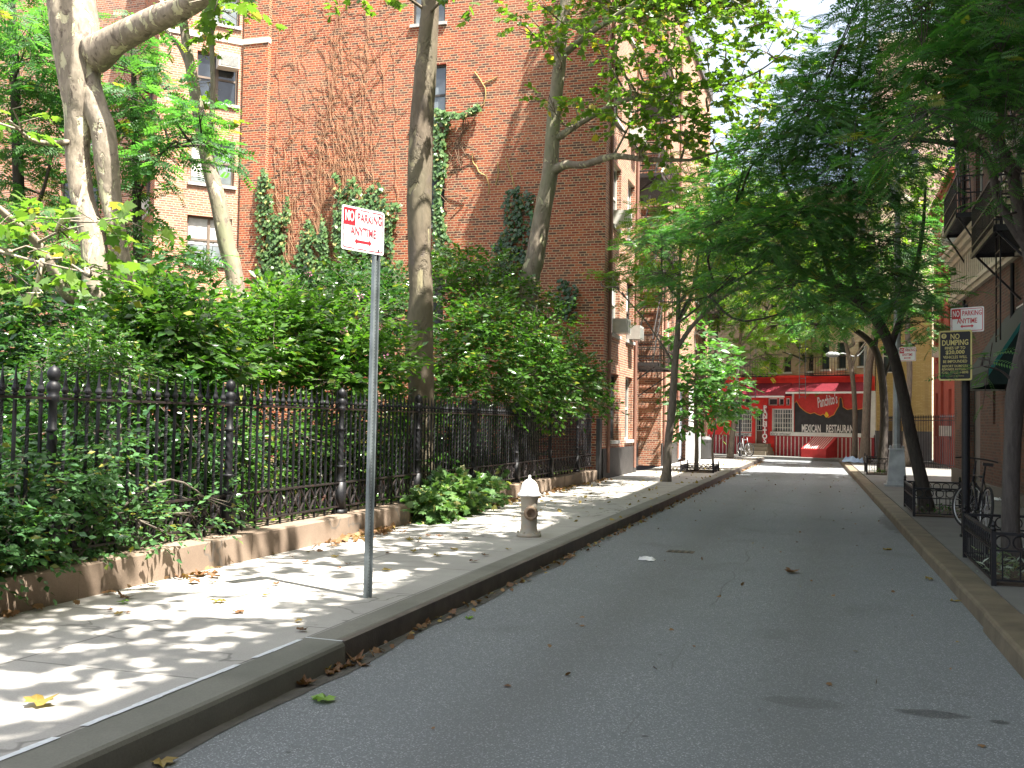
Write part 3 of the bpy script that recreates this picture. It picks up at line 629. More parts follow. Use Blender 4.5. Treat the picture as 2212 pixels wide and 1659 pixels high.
# trim, sill boards, stripes
panel('sill_board', *P5(165, 1082, 385, 1125), 0, .09, WHITE); panel('sill_board', *P5(622, 1082, 1885, 1130), 0, .09, WHITE)
zs = rp(*c5(1200, 1135))[1]; sR = LT; b = MB(); s = 0.0
sd0, sd1 = door_[0]-.5, door_[1]+.5
for (A_, B_) in ((.0, sd0-.05), (sd1, LT)):
    b.obox(atT2(A_, .12, 0), dT*(B_-A_), nT*.05, V((0, 0, zs-.12)))
b.build('base_panel', DRED, RT); b = MB(); k = 0.0
while k < LT-.04:
    if k < sd0-.1 or k > sd1: b.obox(atT2(k, .125, -.052), dT*.045, nT*.008, V((0, 0, zs-.13)))
    k += .205
b.build('base_stripe', plain('stripe_white', (.68, .62, .58), .6), RT)
st = MB(); st.obox(atT2(sd0, .12, 0), dT*(sd1-sd0), nT*1.0, V((0, 0, .22))); st.obox(atT2(sd0+.1, .34, 0), dT*(sd1-sd0-.2), nT*.65, V((0, 0, .2))); st.obox(atT2(sd0+.2, .54, 0), dT*(sd1-sd0-.4), nT*.32, V((0, 0, .18))); st.build('steps', concrete('step_stone', (.26, .22, .16), (.36, .31, .23)), RT)
# mural board
mb, mo = panel('mural', *P5(905, 600, 1800, 1100), 0, .05, plain('mural_red', (.58, .035, .028), .6))
ma, mc, me_, mf = mo
def mpt(x, y, k=.053): h = inv(*c5(x, y)); return atT2(min(max(h[0], ma+.05), mc-.05), h[1], -k)
zbM = me_+.05
top = [(918, 720), (938, 695), (960, 730), (985, 770), (1020, 800), (1060, 830), (1110, 850), (1160, 838), (1195, 858), (1235, 872), (1265, 855), (1300, 870), (1330, 900), (1360, 880), (1395, 865), (1430, 800), (1455, 760), (1462, 660), (1480, 650), (1497, 670), (1510, 770), (1560, 800), (1620, 790), (1650, 770), (1690, 800), (1790, 780)]
def mural_poly(name, pts, m, k, th=.004): b = MB(); b.prism([mpt(x, y, k) for x, y in pts], nT*th); return b.build(name, m, mb)
blk = plain('mural_black', (.025, .025, .028), .6, var=.5, scale=3)
b = MB()
tp = [mpt(x, y, .052) for x, y in top]
b.prism([V((tp[0].x, tp[0].y, zbM))]+tp+[V((tp[-1].x, tp[-1].y, zbM))], nT*.004); b.build('mural_mountains', blk, mb)
b = MB(); b.tube([p+nT*.006 for p in tp], .022, 5); b.build('mural_outline', plain('mural_orange', (.75, .30, .05), .6), mb)
mural_poly('mural_flame', [(1278, 870), (1290, 850), (1300, 825), (1320, 840), (1335, 870), (1325, 890), (1300, 897)], plain('mural_yellow', (.80, .55, .03), .6), .060)
tw_ = MB(); tw_.obox(atT2(ma-.08, me_, -.02), dT*.1, nT*.07, V((0, 0, mf-me_+.04))); tw_.obox(atT2(mc-.02, me_, -.02), dT*.45, nT*.07, V((0, 0, mf-me_+.04))); tw_.obox(atT2(ma-.08, mf+.002, -.02), dT*(mc-ma+.5), nT*.07, V((0, 0, .09))); tw_.build('mural_frame', WHITE, mb)
def text(s, size, m, parent, origin, xdir, updir, ndir, name='lettering', sx=1.0, shear=0, align='CENTER', ext=.0015, bold=0, spacing=1.0, w=None):
    cu = bpy.data.curves.new(name, 'FONT'); cu.body = s; cu.size = size; cu.align_x = align; cu.align_y = 'CENTER'; cu.extrude = ext; cu.offset = bold; cu.shear = shear; cu.space_character = spacing; cu.resolution_u = 2
    o = bpy.data.objects.new(name, cu); COL.objects.link(o); bpy.context.view_layer.update()
    dg = bpy.context.evaluated_depsgraph_get(); me = bpy.data.meshes.new_from_object(o.evaluated_get(dg)); bpy.data.objects.remove(o); bpy.data.curves.remove(cu)
    x, y, n = V(xdir).normalized(), V(updir).normalized(), V(ndir).normalized()
    if w: xs = [q.co.x for q in me.vertices]; sx = w/(max(xs)-min(xs)); me.transform(Matrix.Translation((-(max(xs)+min(xs))/2, 0, 0)))
    mt = Matrix((x*sx, y, n)).transposed().to_4x4(); mt.translation = V(origin); me.transform(mt)
    o = bpy.data.objects.new(name, me); COL.objects.link(o); me.materials.clear(); me.materials.append(m); par(o, parent); return o
TW = plain('letter_white', (.75, .73, .70), .6)
UP = V((0, 0, 1))
def tat(s, x, y, size, m, sx=1, shear=0, bold=.012, up=UP, xd=None, k=.066, w=None): h = inv(*c5(x, y)); return text(s, size, m, mb, atT2(h[0], h[1], -k), xd or dT, up, nT, sx=sx, shear=shear, bold=bold, w=w)
pw = (inv(*c5(1235, 1035))[0]-inv(*c5(1005, 1035))[0]); tat('MEXICAN', 1120, 1035, .52, TW, w=pw); tat('RESTAURANT', 1488, 1040, .52, TW, w=pw*1.55)
xd = (dT + UP*.22).normalized()
tat("Panchito's", 1316, 695, .72, TW, .72, .35, .014, up=nT.cross(xd), xd=xd, w=pw*1.08)
text('MEXICAN  RESTAURANT', .22, plain('letter_dark', (.05, .04, .04)), RT, atT2(rp(*c5(750, 1105))[0], rp(*c5(750, 1106))[1], -.094), dT, UP, nT, w=pw*1.1)
text('MEXICAN  RESTAURANT', .22, plain('letter_dark', (.05, .04, .04)), RT, atT2(rp(*c5(272, 1106))[0], rp(*c5(272, 1106))[1], -.094), dT, UP, nT, w=pw*.9)
# projecting vertical sign
sg, so_ = panel('vertical_sign', *P5(560, 755, 617, 1205), .3, .36, DRED)
for i, ch in enumerate('PANCHITOS'):
    h = inv(*c5(585, 785+i*49)); text(ch, .36, TW, sg, atT2((so_[0]+so_[1])/2, h[1], -.362), dT, UP, nT, bold=.012)
b = MB(); b.obox(atT2(so_[0]+.1, so_[3]-.2, 0), dT*.04, nT*.3, V((0, 0, .04))); b.build('bracket', IRON, sg); b = MB(); b.obox(atT2(so_[0]+.1, so_[2]+.3, 0), dT*.04, nT*.3, V((0, 0, .04))); b.build('bracket', IRON, sg)
# shingled canopy, in two slopes, and upper red wall
def canopy(x0, x1, yt, yb):
    a = inv(*c5(x0, yb))[0]; c = inv(*c5(x1, yb))[0]; zb_ = inv(*c5((x0+x1)/2, yb))[1]-.0; zt_ = inv(*c5((x0+x1)/2, yt))[1]
    b = MB(); N = 7
    for i in range(N):
        t0, t1 = i/N, (i+1)/N; za, zb2 = zb_+(zt_-zb_)*t0, zb_+(zt_-zb_)*t1; ka, kb = .85*(1-t0), .85*(1-t1)
        o = atT2(a, za, -ka); b.prism([o, atT2(a, zb2, -kb), atT2(a, zb2-.03, -kb), atT2(a, za-.05, -ka)], dT*(c-a))
    b.prism([atT2(a+.01, zb_-.02, 0), atT2(a+.01, zt_-.03, 0), atT2(a+.01, zb_-.02, -.82)], dT*(c-a-.02)); C_ = b.build('canopy', plain('shingle_red', (.20, .012, .026), .7, var=.25, scale=14, bump=.5), RT)
    g = MB(); o = atT2(a, zb_-.12, -.86); g.obox(o, dT*(c-a), nT*.04, V((0, 0, .09))); g.build('gutter', WHITE, C_)
canopy(120, 885, 480, 632); canopy(900, 1850, 470, 582)
# tan brick upper storeys
TANB = brick('tan_brick', ((.42, .32, .20), (.47, .37, .24), (.38, .28, .17), (.50, .41, .28)), (.40, .34, .26), header=False, dirt=.2)
ops = [pxop(inv, *P5(x, y, x2, y2)) for x, y, x2, y2 in ((610, 160, 690, 350), (780, 160, 868, 342), (1080, 130, 1140, 330), (1240, -10, 1335, 310), (1435, -20, 1535, 300), (1690, -30, 1765, 270))]
hh = 3.1; ops2 = [(o[0], o[1], o[3]+1.2+hh*k, o[3]+2.9+hh*k) for o in ops for k in range(2)]
b = MB(); wall_open(b, PLf-dT*6, dT, LT+6, zr+.001, 13.2, [(o[0]+6, o[1]+6, o[2], o[3]) for o in ops+ops2], .18); b.build('wall', TANB, RT)
for o in ops+ops2: window(RT, atT2, o, .18, FR_D, G1, 1, SILL)
b = MB(); b.prism([atT2(-6, 13.2, -.3), atT2(LT, 13.2, -.3), atT2(LT, 13.2, 9), atT2(-6, 13.2, 9)], (0, 0, .4)); b.build('roof', LINT, RT)
b = MB(); b.quad(atT2(LT, 0), atT2(LT, 0, 9), atT2(LT, 13.2, 9), atT2(LT, 13.2)); b.build('wall', TANB, RT)
b = MB(); b.obox(atT2(.2, zr-.02, 0), dT*(LT-.3), nT*.10, V((0, 0, .12))); b.build('ledge', RED, RT)
# iron balconies and drop ladders above the red wall
FE4 = thing('fire_escape', 'black iron balconies with drop ladders above the restaurant canopy', 'fire escape', atT2(5, zr, -.4))
for s0, s1 in ((rp(*c5(300, 300))[0], rp(*c5(700, 300))[0]), (rp(*c5(1140, 300))[0], rp(*c5(1660, 300))[0])):
  for lv in range(2):
    zz = zr+.03+lv*3.1; b = MB()
    for k in range(10): b.obox(atT2(s0, zz, -.1*k-.03), dT*(s1-s0), nT*.05, V((0, 0, .03)))
    b.build('platform', IRON, FE4); b = MB()
    for z_ in (zz+.1, zz+.9): b.bar(atT2(s0, z_, -.98), atT2(s1, z_, -.98), .03); b.bar(atT2(s0, z_, 0), atT2(s0, z_, -.98), .03); b.bar(atT2(s1, z_, 0), atT2(s1, z_, -.98), .03)
    k = s0
    while k < s1: b.bar(atT2(k, zz, -.98), atT2(k, zz+.9, -.98), .018); k += .14
    b.build('railing', IRON, FE4)
for x in (510, 1110):
    s = rp(*c5(x, 400))[0]; b = MB()
    for ds in (-.16, .16): b.bar(atT2(s+ds, 3.0, -.95), atT2(s+ds, zr+3, -.95), .03)
    for i in range(18): b.bar(atT2(s-.16, 3.1+i*.3, -.95), atT2(s+.16, 3.1+i*.3, -.95), .02)
    b.build('ladder', plain('grey_iron', (.12, .12, .13), .5), FE4)
# cellar hatch
CH = thing('cellar_hatch', 'sloping red cellar hatch with white stripes against the restaurant base', 'hatch', atT2(6, .15, -.5))
a = rp(*c5(1140, 1300))[0]; c = rp(*c5(1440, 1300))[0]; b = MB()
b.prism([atT2(a, .14, -.052), atT2(a, 1.15, -.052), atT2(a, .55, -1.35), atT2(a, .14, -1.35)], dT*(c-a)); b.build('hatch_box', plain('hatch_red', (.5, .03, .03), .6), CH)
b = MB()
for i in range(9): s = a+.12+i*(c-a-.2)/9; b.prism([atT2(s, 1.125, -.15), atT2(s, .575, -1.32), atT2(s, .59, -1.32), atT2(s, 1.14, -.15)], dT*.03)
b.build('hatch_stripe', plain('stripe_white', (.68, .62, .58), .6), CH)
# pavement in front of the restaurant
b = MB(); b.prism([atT2(-6, -.02, -2.6), atT2(LT-.6, -.02, -2.2), atT2(LT+3, -.02, -.2), atT2(LT+3, -.02, .5), atT2(-6, -.02, .5)], (0, 0, .16)); tag(b.build('sidewalk', SWR), kind='structure')
# white low building left of the restaurant
WB = thing('house', 'low white painted building with a black door left of the restaurant', 'house', atT2(-2.5, 0))
b = MB(); A_ = PLf-dT*6; ops = [(4.55, 5.15, .16, 2.5), (1.5, 3.0, 1.2, 2.6)]; atW = wall_open(b, A_+nT*.06, dT, 5.98, .1, zr-.01, ops, .06); b.build('wall', WHITE, WB)
d = MB(); d.obox(atW(4.56, .17, .05), dT*.58, nT*.02, V((0, 0, 2.32))); d.build('door', plain('black_door', (.015, .015, .017), .4), WB); window(WB, atW, ops[1], .058, FR_D, G1, 2)

# ------------------------------------------------------------------ foliage tools
OV = (np.array([[0, 0, 0], [.45, .27, .06], [1, 0, -.05], [.45, -.27, .06]]), [(0, 2, 1), (0, 3, 2)])
NARROW = (np.array([[0, 0, 0], [.45, .15, .04], [1, 0, -.08], [.45, -.15, .04]]), [(0, 2, 1), (0, 3, 2)])
_pl = [(-.02, 0), (-.10, .22), (.05, .30), (.12, .55), (.34, .34), (.52, .50), (.60, .26), (1.0, .0)]
_pv = [(.25, 0, .0)] + [(x, y, -.05 if (i % 2) else .04) for i, (x, y) in enumerate(_pl)] + [(x, -y, -.05 if (i % 2) else .04) for i, (x, y) in list(enumerate(_pl))[-2:0:-1]]
_n = len(_pv)-1
PLANE = (np.array(_pv), [(0, 1+i, 1+(i+1) % _n) for i in range(_n)])
def frond_shape(pairs, ll, lw, droop=.25):
    v = []; f = []
    for i in range(pairs):
        x = .12+.88*i/pairs; z = -droop*x*x; L = ll*(1-.35*abs(x-.5)*1.2)
        for s in (-1, 1):
            k = len(v); v += [(x, 0, z), (x+.35*lw+.05, s*L*.5-s*lw*.2, z-.01), (x+.12, s*L, z-.05), (x-.2*lw+.03, s*L*.5+s*lw*.2, z-.02)]
            f.append((k, k+1, k+2, k+3) if s > 0 else (k, k+3, k+2, k+1))
    k = len(v); v += [(.95, 0, -droop), (1.02, .03, -droop), (1.15, 0, -droop*1.2), (1.02, -.03, -droop)]; f.append((k, k+1, k+2, k+3)); return (np.array(v), f)
FROND = frond_shape(8, .27, .10); FROND_L = frond_shape(5, .33, .24); FROND_B = frond_shape(5, .42, .26, .35)

def unit(a): return a/np.maximum(np.linalg.norm(a, axis=-1, keepdims=True), 1e-9)
def leafmesh(name, C, D, Nn, S, shape, m, parent=None, rng=NP):
    """one mesh of many leaves: centres, axis, normal, size"""
    SV, SF = shape; n = len(C); D = unit(D); Nn = unit(Nn - D*np.sum(Nn*D, 1, keepdims=True)); B = np.cross(Nn, D)
    P = C[:, None, :] + S[:, None, None]*(SV[None, :, 0:1]*D[:, None, :] + SV[None, :, 1:2]*B[:, None, :] + SV[None, :, 2:3]*Nn[:, None, :])
    k = len(SV); P = P.reshape(-1, 3); nf = len(SF); fl = len(SF[0]); F = np.array(SF)
    idx = (F[None] + (np.arange(n)*k)[:, None, None]).reshape(-1)
    me = bpy.data.meshes.new(name); me.vertices.add(len(P)); me.vertices.foreach_set('co', P.astype(np.float32).ravel())
    me.loops.add(len(idx)); me.loops.foreach_set('vertex_index', idx.astype(np.int32)); me.polygons.add(n*nf)
    me.polygons.foreach_set('loop_start', (np.arange(n*nf)*fl).astype(np.int32)); me.polygons.foreach_set('loop_total', np.full(n*nf, fl, np.int32))
    me.update(calc_edges=True); me.validate()
    a = me.attributes.new('rnd', 'FLOAT', 'FACE'); a.data.foreach_set('value', np.repeat(rng.random(n), nf).astype(np.float32))
    o = bpy.data.objects.new(name, me); COL.objects.link(o); me.materials.append(m); par(o, parent); return o

def sprays(clumps, rng, per=9, L=.45, flat=.35, droop=.25, shell=.5, upbias=.6):
    """clumps: (cx,cy,cz,rx,ry,rz,count) -> leaf points along small twigs. returns C,D,N and twig segs"""
    C = []; D = []; N = []; T = []
    for (cx, cy, cz, rx, ry, rz, cnt) in clumps:
        cnt = int(cnt); d = unit(rng.normal(size=(cnt, 3))); r = shell + (1-shell)*rng.random((cnt, 1))**.5
        r *= np.where(rng.random((cnt, 1)) < .18, rng.uniform(.3, 1, (cnt, 1)), 1)
        lob = 1+.22*np.sin(d[:, :1]*5+cx*3)*np.cos(d[:, 1:2]*4+cy*2)+.15*np.sin(d[:, 2:3]*6+cz)
        base = np.array([cx, cy, cz]) + d*r*lob*np.array([rx, ry, rz])
        out = unit(d*np.array([1, 1, flat]) + rng.normal(scale=.35, size=(cnt, 3))*np.array([1, 1, flat]) + np.array([0, 0, .10]))
        l = L*rng.uniform(.6, 1.25, (cnt, 1))
        tip = base + out*l - np.array([0, 0, 1])*droop*l
        T += list(zip(base, tip))
        for k in range(per):
            t = (k+.5)/per + rng.uniform(-.04, .04, (cnt, 1)); p = base*(1-t)+tip*t + np.array([0, 0, 1])*(droop*l*(t-t*t))
            side = unit(np.cross(out, [0, 0, 1]))*(1 if k % 2 else -1)
            dd = unit(side*rng.uniform(.5, 1.0, (cnt, 1)) + out*rng.uniform(.4, 1.0, (cnt, 1)) + np.array([0, 0, -1])*rng.uniform(-.1, .45, (cnt, 1)))
            C.append(p); D.append(dd); N.append(unit(np.array([0, 0, upbias]) + rng.normal(scale=.38, size=(cnt, 3)) + d*.25))
    return np.concatenate(C), np.concatenate(D), np.concatenate(N), T

def limbs_mesh(limbs, sides=10, wob=.05):
    b = MB()
    for pts, rad in limbs:
        k = 6 if len(pts) > 2 else 3; P = catmull(pts, k); R = lerps(list(rad), k); b.tube(P, R, sides if max(rad) > .05 else 5, wob=wob)
    return b
def connect(b, limbs, clumps, rng, r=.02, twigs=None, tn=0):
    allp = np.array([list(p) for pts, rad in limbs for p in catmull(pts, 4)])
    for c in clumps:
        q = np.array(c[:3]); d = np.linalg.norm(allp-q, axis=1) + np.maximum(0, allp[:, 2]-q[2])*.8; a = allp[d.argmin()]
        if .15 < np.linalg.norm(a-q) < 3.2:
            mid = (a+q)/2 + rng.normal(scale=.12*np.linalg.norm(a-q), size=3); b.tube(catmull([a, mid, q], 4), lerps([r*1.6, r*1.1, r*.5], 4), 5)
            for k in range(3):
                e = q + rng.normal(size=3)*np.array(c[3:6])*.6; b.tube([q*.5+mid*.5, (q+e)/2+rng.normal(scale=.08, size=3), e], [r*.6, r*.4, r*.2], 4, cap=False)
    if twigs:
        for i in rng.permutation(len(twigs))[:tn]: p, t = twigs[i]; p = p-(t-p)*.6; b.tube([p, t], [.006, .003], 3, cap=False)
def tree(name, label, cat, limbs, clumps, bm_, lm, shape=OV, size=.09, per=9, L=.45, flat=.35, droop=.25, seed=1, group=None, wob=.05, conn=.02, tn=600, shell=.5, sides=10, jit=.35, upbias=.6, extra=None):
    rng = np.random.default_rng(seed); p0 = limbs[0][0][0]; t = thing(name, label, cat, (p0[0], p0[1], p0[2]), group)
    C, D, N, T = sprays(clumps, rng, per, L, flat, droop, shell, upbias)
    b = limbs_mesh(limbs[:1], sides, wob); b.build('trunk', bm_, t, smooth=True)
    b = MB()
    if cat == 'tree':
        for lm_ in limbs[1:]: limbs_mesh([lm_], max(6, sides-4), wob).build('limb', bm_, t, smooth=True)
    else: b = limbs_mesh(limbs[1:], max(6, sides-4), wob)
    connect(b, limbs, clumps, rng, conn, T, tn)
    if b.v: b.build('twigs', bm_, t, smooth=True)
    leafmesh('crown', C, D, N, size*rng.uniform(1-jit, 1+jit, len(C)), shape, lm, t, rng); return t
def P(u, v, Y): return tuple(aY(u, v, Y))
def CL(u, v, Y, rx, rz, n, ry=None): p = aY(u, v, Y); return (p.x, p.y, p.z, rx, ry or rx, rz, n)

LM_PLANE = leafmat('plane_leaf', (.060, .125, .020), (.115, .195, .032), (.30, .26, .05), rare=.06)
LM_LOC = leafmat('locust_leaf', (.034, .110, .042), (.068, .165, .052), (.16, .17, .04), trans=.44, rare=.03, gloss=.5)
LM_LOCY = leafmat('young_locust_leaf', (.060, .135, .022), (.12, .215, .032), (.28, .27, .05), trans=.52, rare=.04, gloss=.45)
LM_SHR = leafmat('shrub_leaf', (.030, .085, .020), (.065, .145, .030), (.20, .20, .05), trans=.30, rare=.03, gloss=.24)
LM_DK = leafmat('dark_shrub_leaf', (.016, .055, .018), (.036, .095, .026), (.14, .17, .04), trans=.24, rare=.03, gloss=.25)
LM_PRV = leafmat('privet_leaf', (.040, .11, .050), (.085, .18, .075), (.22, .22, .05), trans=.2, rare=.03, gloss=.22)
LM_IVY = leafmat('ivy_leaf', (.045, .11, .04), (.12, .21, .08), (.30, .30, .12), trans=.22, rare=.06, gloss=.3)
LM_BRT = leafmat('bright_shrub_leaf', (.042, .115, .022), (.088, .18, .034), (.24, .28, .06), trans=.34, rare=.03, gloss=.26)
BK_P = planebark('plane_bark', .12, 1.0, 0.0); BK_PO = planebark('olive_plane_bark', .95, .8, .45); BK_PG = planebark('grey_plane_bark', .45, .6, 1.0); BK_L = bark('locust_bark'); BK_S = bark('street_tree_bark', (.09, .075, .06), (.20, .17, .135))

# --- big twin-stemmed plane tree in the garden
YB1 = 12.0
l1 = [([P(224, 1085, YB1), P(218, 900, YB1), P(214, 760, YB1), P(207, 680, YB1), P(207, 609, YB1), P(200, 515, YB1), P(177, 421, YB1), P(168, 328, YB1), P(172, 250, YB1), P(174, 205, YB1), P(166, 117, YB1), P(158, 47, YB1), P(148, -40, YB1), P(135, -200, YB1), P(120, -500, YB1)], (.32, .28, .265, .25, .19, .175, .165, .165, .20, .25, .31, .32, .31, .26, .18)),
      ([P(292, 1085, YB1+.3), P(288, 800, YB1+.3), P(276, 650, YB1+.25), P(254, 515, YB1+.1), P(239, 421, YB1+.05), P(231, 345, YB1), P(222, 275, YB1), P(203, 225, YB1), P(188, 150, YB1)], (.20, .17, .14, .12, .15, .17, .17, .17, .13)),
      ([P(205, 120, YB1), P(255, 85, YB1-.1), P(330, 45, YB1-.3), P(400, 12, YB1-.5), P(500, -60, YB1-1), P(700, -260, YB1-2)], (.25, .19, .165, .15, .13, .10)),
      ([P(198, 655, YB1), P(150, 640, YB1-.3), P(115, 585, YB1-.6), P(80, 525, YB1-.8), P(20, 470, YB1-1.2), P(-60, 400, YB1-1.6)], (.14, .09, .07, .06, .05, .03)),
      ([P(80, 525, YB1-.8), P(130, 500, YB1-1), P(180, 488, YB1-1.2)], (.022, .016, .01)),
      ([P(130, -250, YB1), P(60, -420, 11), P(-30, -600, 10)], (.13, .09, .05)), ([P(120, -480, YB1), P(300, -700, 11), P(500, -900, 10)], (.12, .08, .05)),
      ([P(20, 470, YB1-1.2), P(90, 470, YB1-1.8), P(190, 480, YB1-2.2), P(260, 470, YB1-2.3)], (.02, .016, .012, .008)),
      ([P(-80, 520, YB1-1.8), P(60, 560, YB1-2.4), P(190, 590, YB1-2.8)], (.02, .016, .008))]
rg = np.random.default_rng(5); cl = []
SHX = lambda x, y, z, r, n: (x, y, z, r, r, r*.55, n)
for i in range(50): cl.append(SHX(rg.uniform(-3.0, 2.4), rg.uniform(-2, 12), rg.uniform(8.4, 10.8), rg.uniform(.45, .9), 17))
for i in range(16):   # high crown out over the pavement and road
    y = rg.uniform(2.5, 15); z = rg.uniform(7.8, 10.2) if y < 11 else rg.uniform(9.3, 11.5); x = rg.uniform(-5.0, 0.6); cl.append(SHX(x, y, z, rg.uniform(.5, 1.0), 26))
cl += [CL(30, 480, 10.6, .5, .28, 6), CL(20, 545, 10.2, .5, .3, 7), CL(120, 500, 10, .4, .15, 5), CL(200, 478, 9.8, .4, .10, 6), CL(250, 470, 9.7, .25, .10, 3), CL(180, 590, 9.3, .35, .12, 4), CL(90, 560, 9.6, .4, .15, 4), CL(70, 640, 9.6, .35, .2, 3), CL(480, -10, 11, .4, .2, 6), CL(20, 260, 11, .3, .2, 4)]
tree('plane_tree', 'large mottled pale plane tree with two fused stems behind the fence at far left', 'tree', l1, cl, BK_P, leafmat('pale_plane_leaf', (.06, .13, .03), (.12, .19, .05), (.2, .17, .06), rare=.03), PLANE, .15, 6, .5, .5, .2, seed=21, sides=24, wob=.075, conn=.03, tn=500, shell=.2)
# --- slim plane by the bay
Y2 = 20.5
l2 = [([P(530, 1000, Y2), P(512, 640, Y2), P(487, 520, Y2), P(470, 430, Y2), P(450, 350, Y2), P(432, 260, Y2), P(412, 150, Y2), P(398, 60, Y2), P(392, 0, Y2), P(380, -150, Y2)], (.26, .21, .19, .18, .165, .15, .125, .105, .10, .08)),
      ([P(415, 165, Y2), P(390, 105, Y2), P(362, 68, Y2), P(330, 20, Y2)], (.07, .05, .04, .03)), ([P(452, 345, Y2), P(460, 200, Y2-.3), P(458, 100, Y2-.4), P(462, -40, Y2-.5)], (.07, .06, .055, .045))]
cl = [CL(420, 20, 20, .7, .5, 16), CL(500, 30, 20, .5, .35, 10), CL(470, -30, 20, .9, .5, 22), CL(365, -20, 20, .6, .4, 14), CL(440, 80, 20.2, .35, .3, 6), CL(450, 180, 20.2, .3, .3, 5), CL(460, 265, 20, .4, .25, 7)]
tree('plane_tree', 'slim leaning plane tree with yellow green mottled bark in front of the corner bay', 'tree', l2, cl, BK_PO, LM_PLANE, PLANE, .16, 6, .45, .5, seed=22, tn=200, shell=.2)
# --- tall straight plane, dark bark
Y3 = 16.2
l3 = [([P(905, 1062, Y3), P(908, 940, Y3), P(910, 860, Y3), P(905, 740, Y3), P(910, 640, Y3), P(907, 540, Y3), P(905, 430, Y3), P(909, 300, Y3), P(918, 180, Y3), P(924, 80, Y3), P(929, 0, Y3), P(935, -200, Y3), P(940, -500, Y3)], (.28, .225, .205, .235, .205, .20, .21, .195, .185, .17, .155, .14, .10)),
      ([P(930, -60, Y3), P(1100, -300, 15), P(1300, -520, 14)], (.10, .08, .05)), ([P(930, -200, Y3), P(800, -420, 15), P(650, -600, 14)], (.09, .07, .04)), ([P(935, -250, Y3), P(1050, -600, 13), P(1200, -900, 11)], (.10, .07, .04))]
cl = []
for i in range(22): cl.append(SHX(rg.uniform(-4.5, .8), rg.uniform(12, 19.5), rg.uniform(10.4, 12.8), rg.uniform(.6, 1.1), 24))
cl += [CL(780, -30, 15, .5, .2, 6), CL(1010, -40, 15.5, .6, .3, 8)]
tree('plane_tree', 'tall straight plane tree with dark grey trunk rising behind the iron fence', 'tree', l3, cl, BK_PG, LM_PLANE, PLANE, .16, 6, .5, .5, seed=23, sides=20, wob=.065, tn=300, shell=.2)
# --- slender plane near the street corner with limbs over the pavement
Y4 = 23.5
l4 = [([P(1135, 1000, Y4), P(1142, 640, Y4), P(1155, 560, Y4), P(1172, 460, Y4), P(1188, 375, Y4), P(1196, 250, Y4), P(1208, 150, Y4), P(1213, 60, Y4), P(1222, 0, Y4), P(1235, -150, Y4), P(1240, -350, Y4)], (.30, .24, .22, .20, .19, .165, .155, .14, .13, .12, .08)),
      ([P(1190, 372, Y4), P(1222, 356, Y4-.2), P(1262, 356, Y4-.4), P(1325, 338, Y4-.6), P(1400, 345, Y4-.8), P(1490, 346, Y4-1)], (.13, .10, .085, .075, .06, .035)),
      ([P(1198, 302, Y4), P(1260, 262, Y4-.2), P(1340, 220, Y4-.5), P(1420, 202, Y4-.7), P(1500, 192, Y4-1)], (.09, .07, .06, .05, .03)),
      ([P(1212, 122, Y4), P(1270, 75, Y4-.2), P(1330, 35, Y4-.4), P(1400, -10, Y4-.6), P(1500, -60, Y4-1)], (.09, .07, .06, .05, .03)),
      ([P(1325, 338, Y4-.6), P(1345, 300, Y4-.6), P(1375, 240, Y4-.7)], (.03, .025, .015)), ([P(1470, 346, Y4-.9), P(1490, 290, Y4-1), P(1530, 240, Y4-1.2)], (.03, .02, .012)),
      ([P(1500, 192, Y4-1), P(1580, 180, Y4-.8), P(1660, 140, Y4-.8), P(1720, 80, Y4-1)], (.03, .024, .016, .008)), ([P(1490, 346, Y4-1), P(1570, 320, Y4-.6), P(1640, 270, Y4-.2)], (.035, .022, .01)), ([P(1500, -60, Y4-1), P(1600, 10, Y4-1.2), P(1680, 40, Y4-1.4)], (.03, .02, .01)),
      ([P(1222, 0, Y4), P(1180, -120, Y4), P(1120, -260, Y4)], (.08, .06, .04))]
cl = []
for (u, v, r, n) in [(1150, 40, .55, 12), (1120, 60, .35, 6), (1190, 95, .4, 8), (1240, 50, .4, 10), (1265, 70, .3, 6), (1170, 10, .4, 6), (1240, 215, .3, 5), (1265, 240, .35, 7), (1330, 235, .4, 9), (1180, 215, .25, 4),
    (1345, 50, .5, 12), (1370, 120, .55, 15), (1400, 60, .6, 17), (1440, 130, .6, 18), (1420, 200, .55, 15), (1380, 190, .45, 11), (1470, 70, .6, 17), (1500, 30, .7, 18), (1530, 90, .55, 13), (1490, 180, .6, 16), (1530, 210, .55, 14), (1350, 280, .4, 9), (1400, 300, .45, 12), (1460, 285, .6, 17), (1500, 260, .5, 13), (1540, 300, .5, 13), (1430, 250, .5, 14), (1560, 40, .5, 10), (1590, 10, .5, 8), (1350, 160, .35, 8), (1330, 205, .3, 5)]:
    cl.append(CL(u, v, Y4-1+rg.uniform(-1.4, .8), r*1.15, r*.75, n*1.35))
for i in range(16): cl.append(SHX(rg.uniform(-5.0, -.5), rg.uniform(19.8, 23), rg.uniform(12.2, 15), rg.uniform(.7, 1.2), 34))
for i in range(58): cl.append(SHX(rg.uniform(-5.8, -1.4), rg.uniform(24.4, 26.4), rg.uniform(11.8, 17.5), rg.uniform(.5, .9), 38))
for (u, v, y_, r, n) in [(1570, 110, 22, .5, 9), (1610, 60, 22, .55, 9), (1600, 160, 23, .5, 9), (1650, 110, 22.5, .5, 8), (1560, 200, 23, .5, 10), (1620, 230, 24, .5, 9), (1660, 180, 24, .45, 7), (1580, 290, 24, .5, 10), (1640, 290, 24, .5, 8), (1700, 60, 22, .5, 7), (1690, 230, 24, .4, 6), (1660, 20, 22, .6, 8), (1550, 360, 24, .5, 10), (1720, 130, 23, .4, 5)]: cl.append(CL(u, v, y_, r, r*.6, n*1.5))
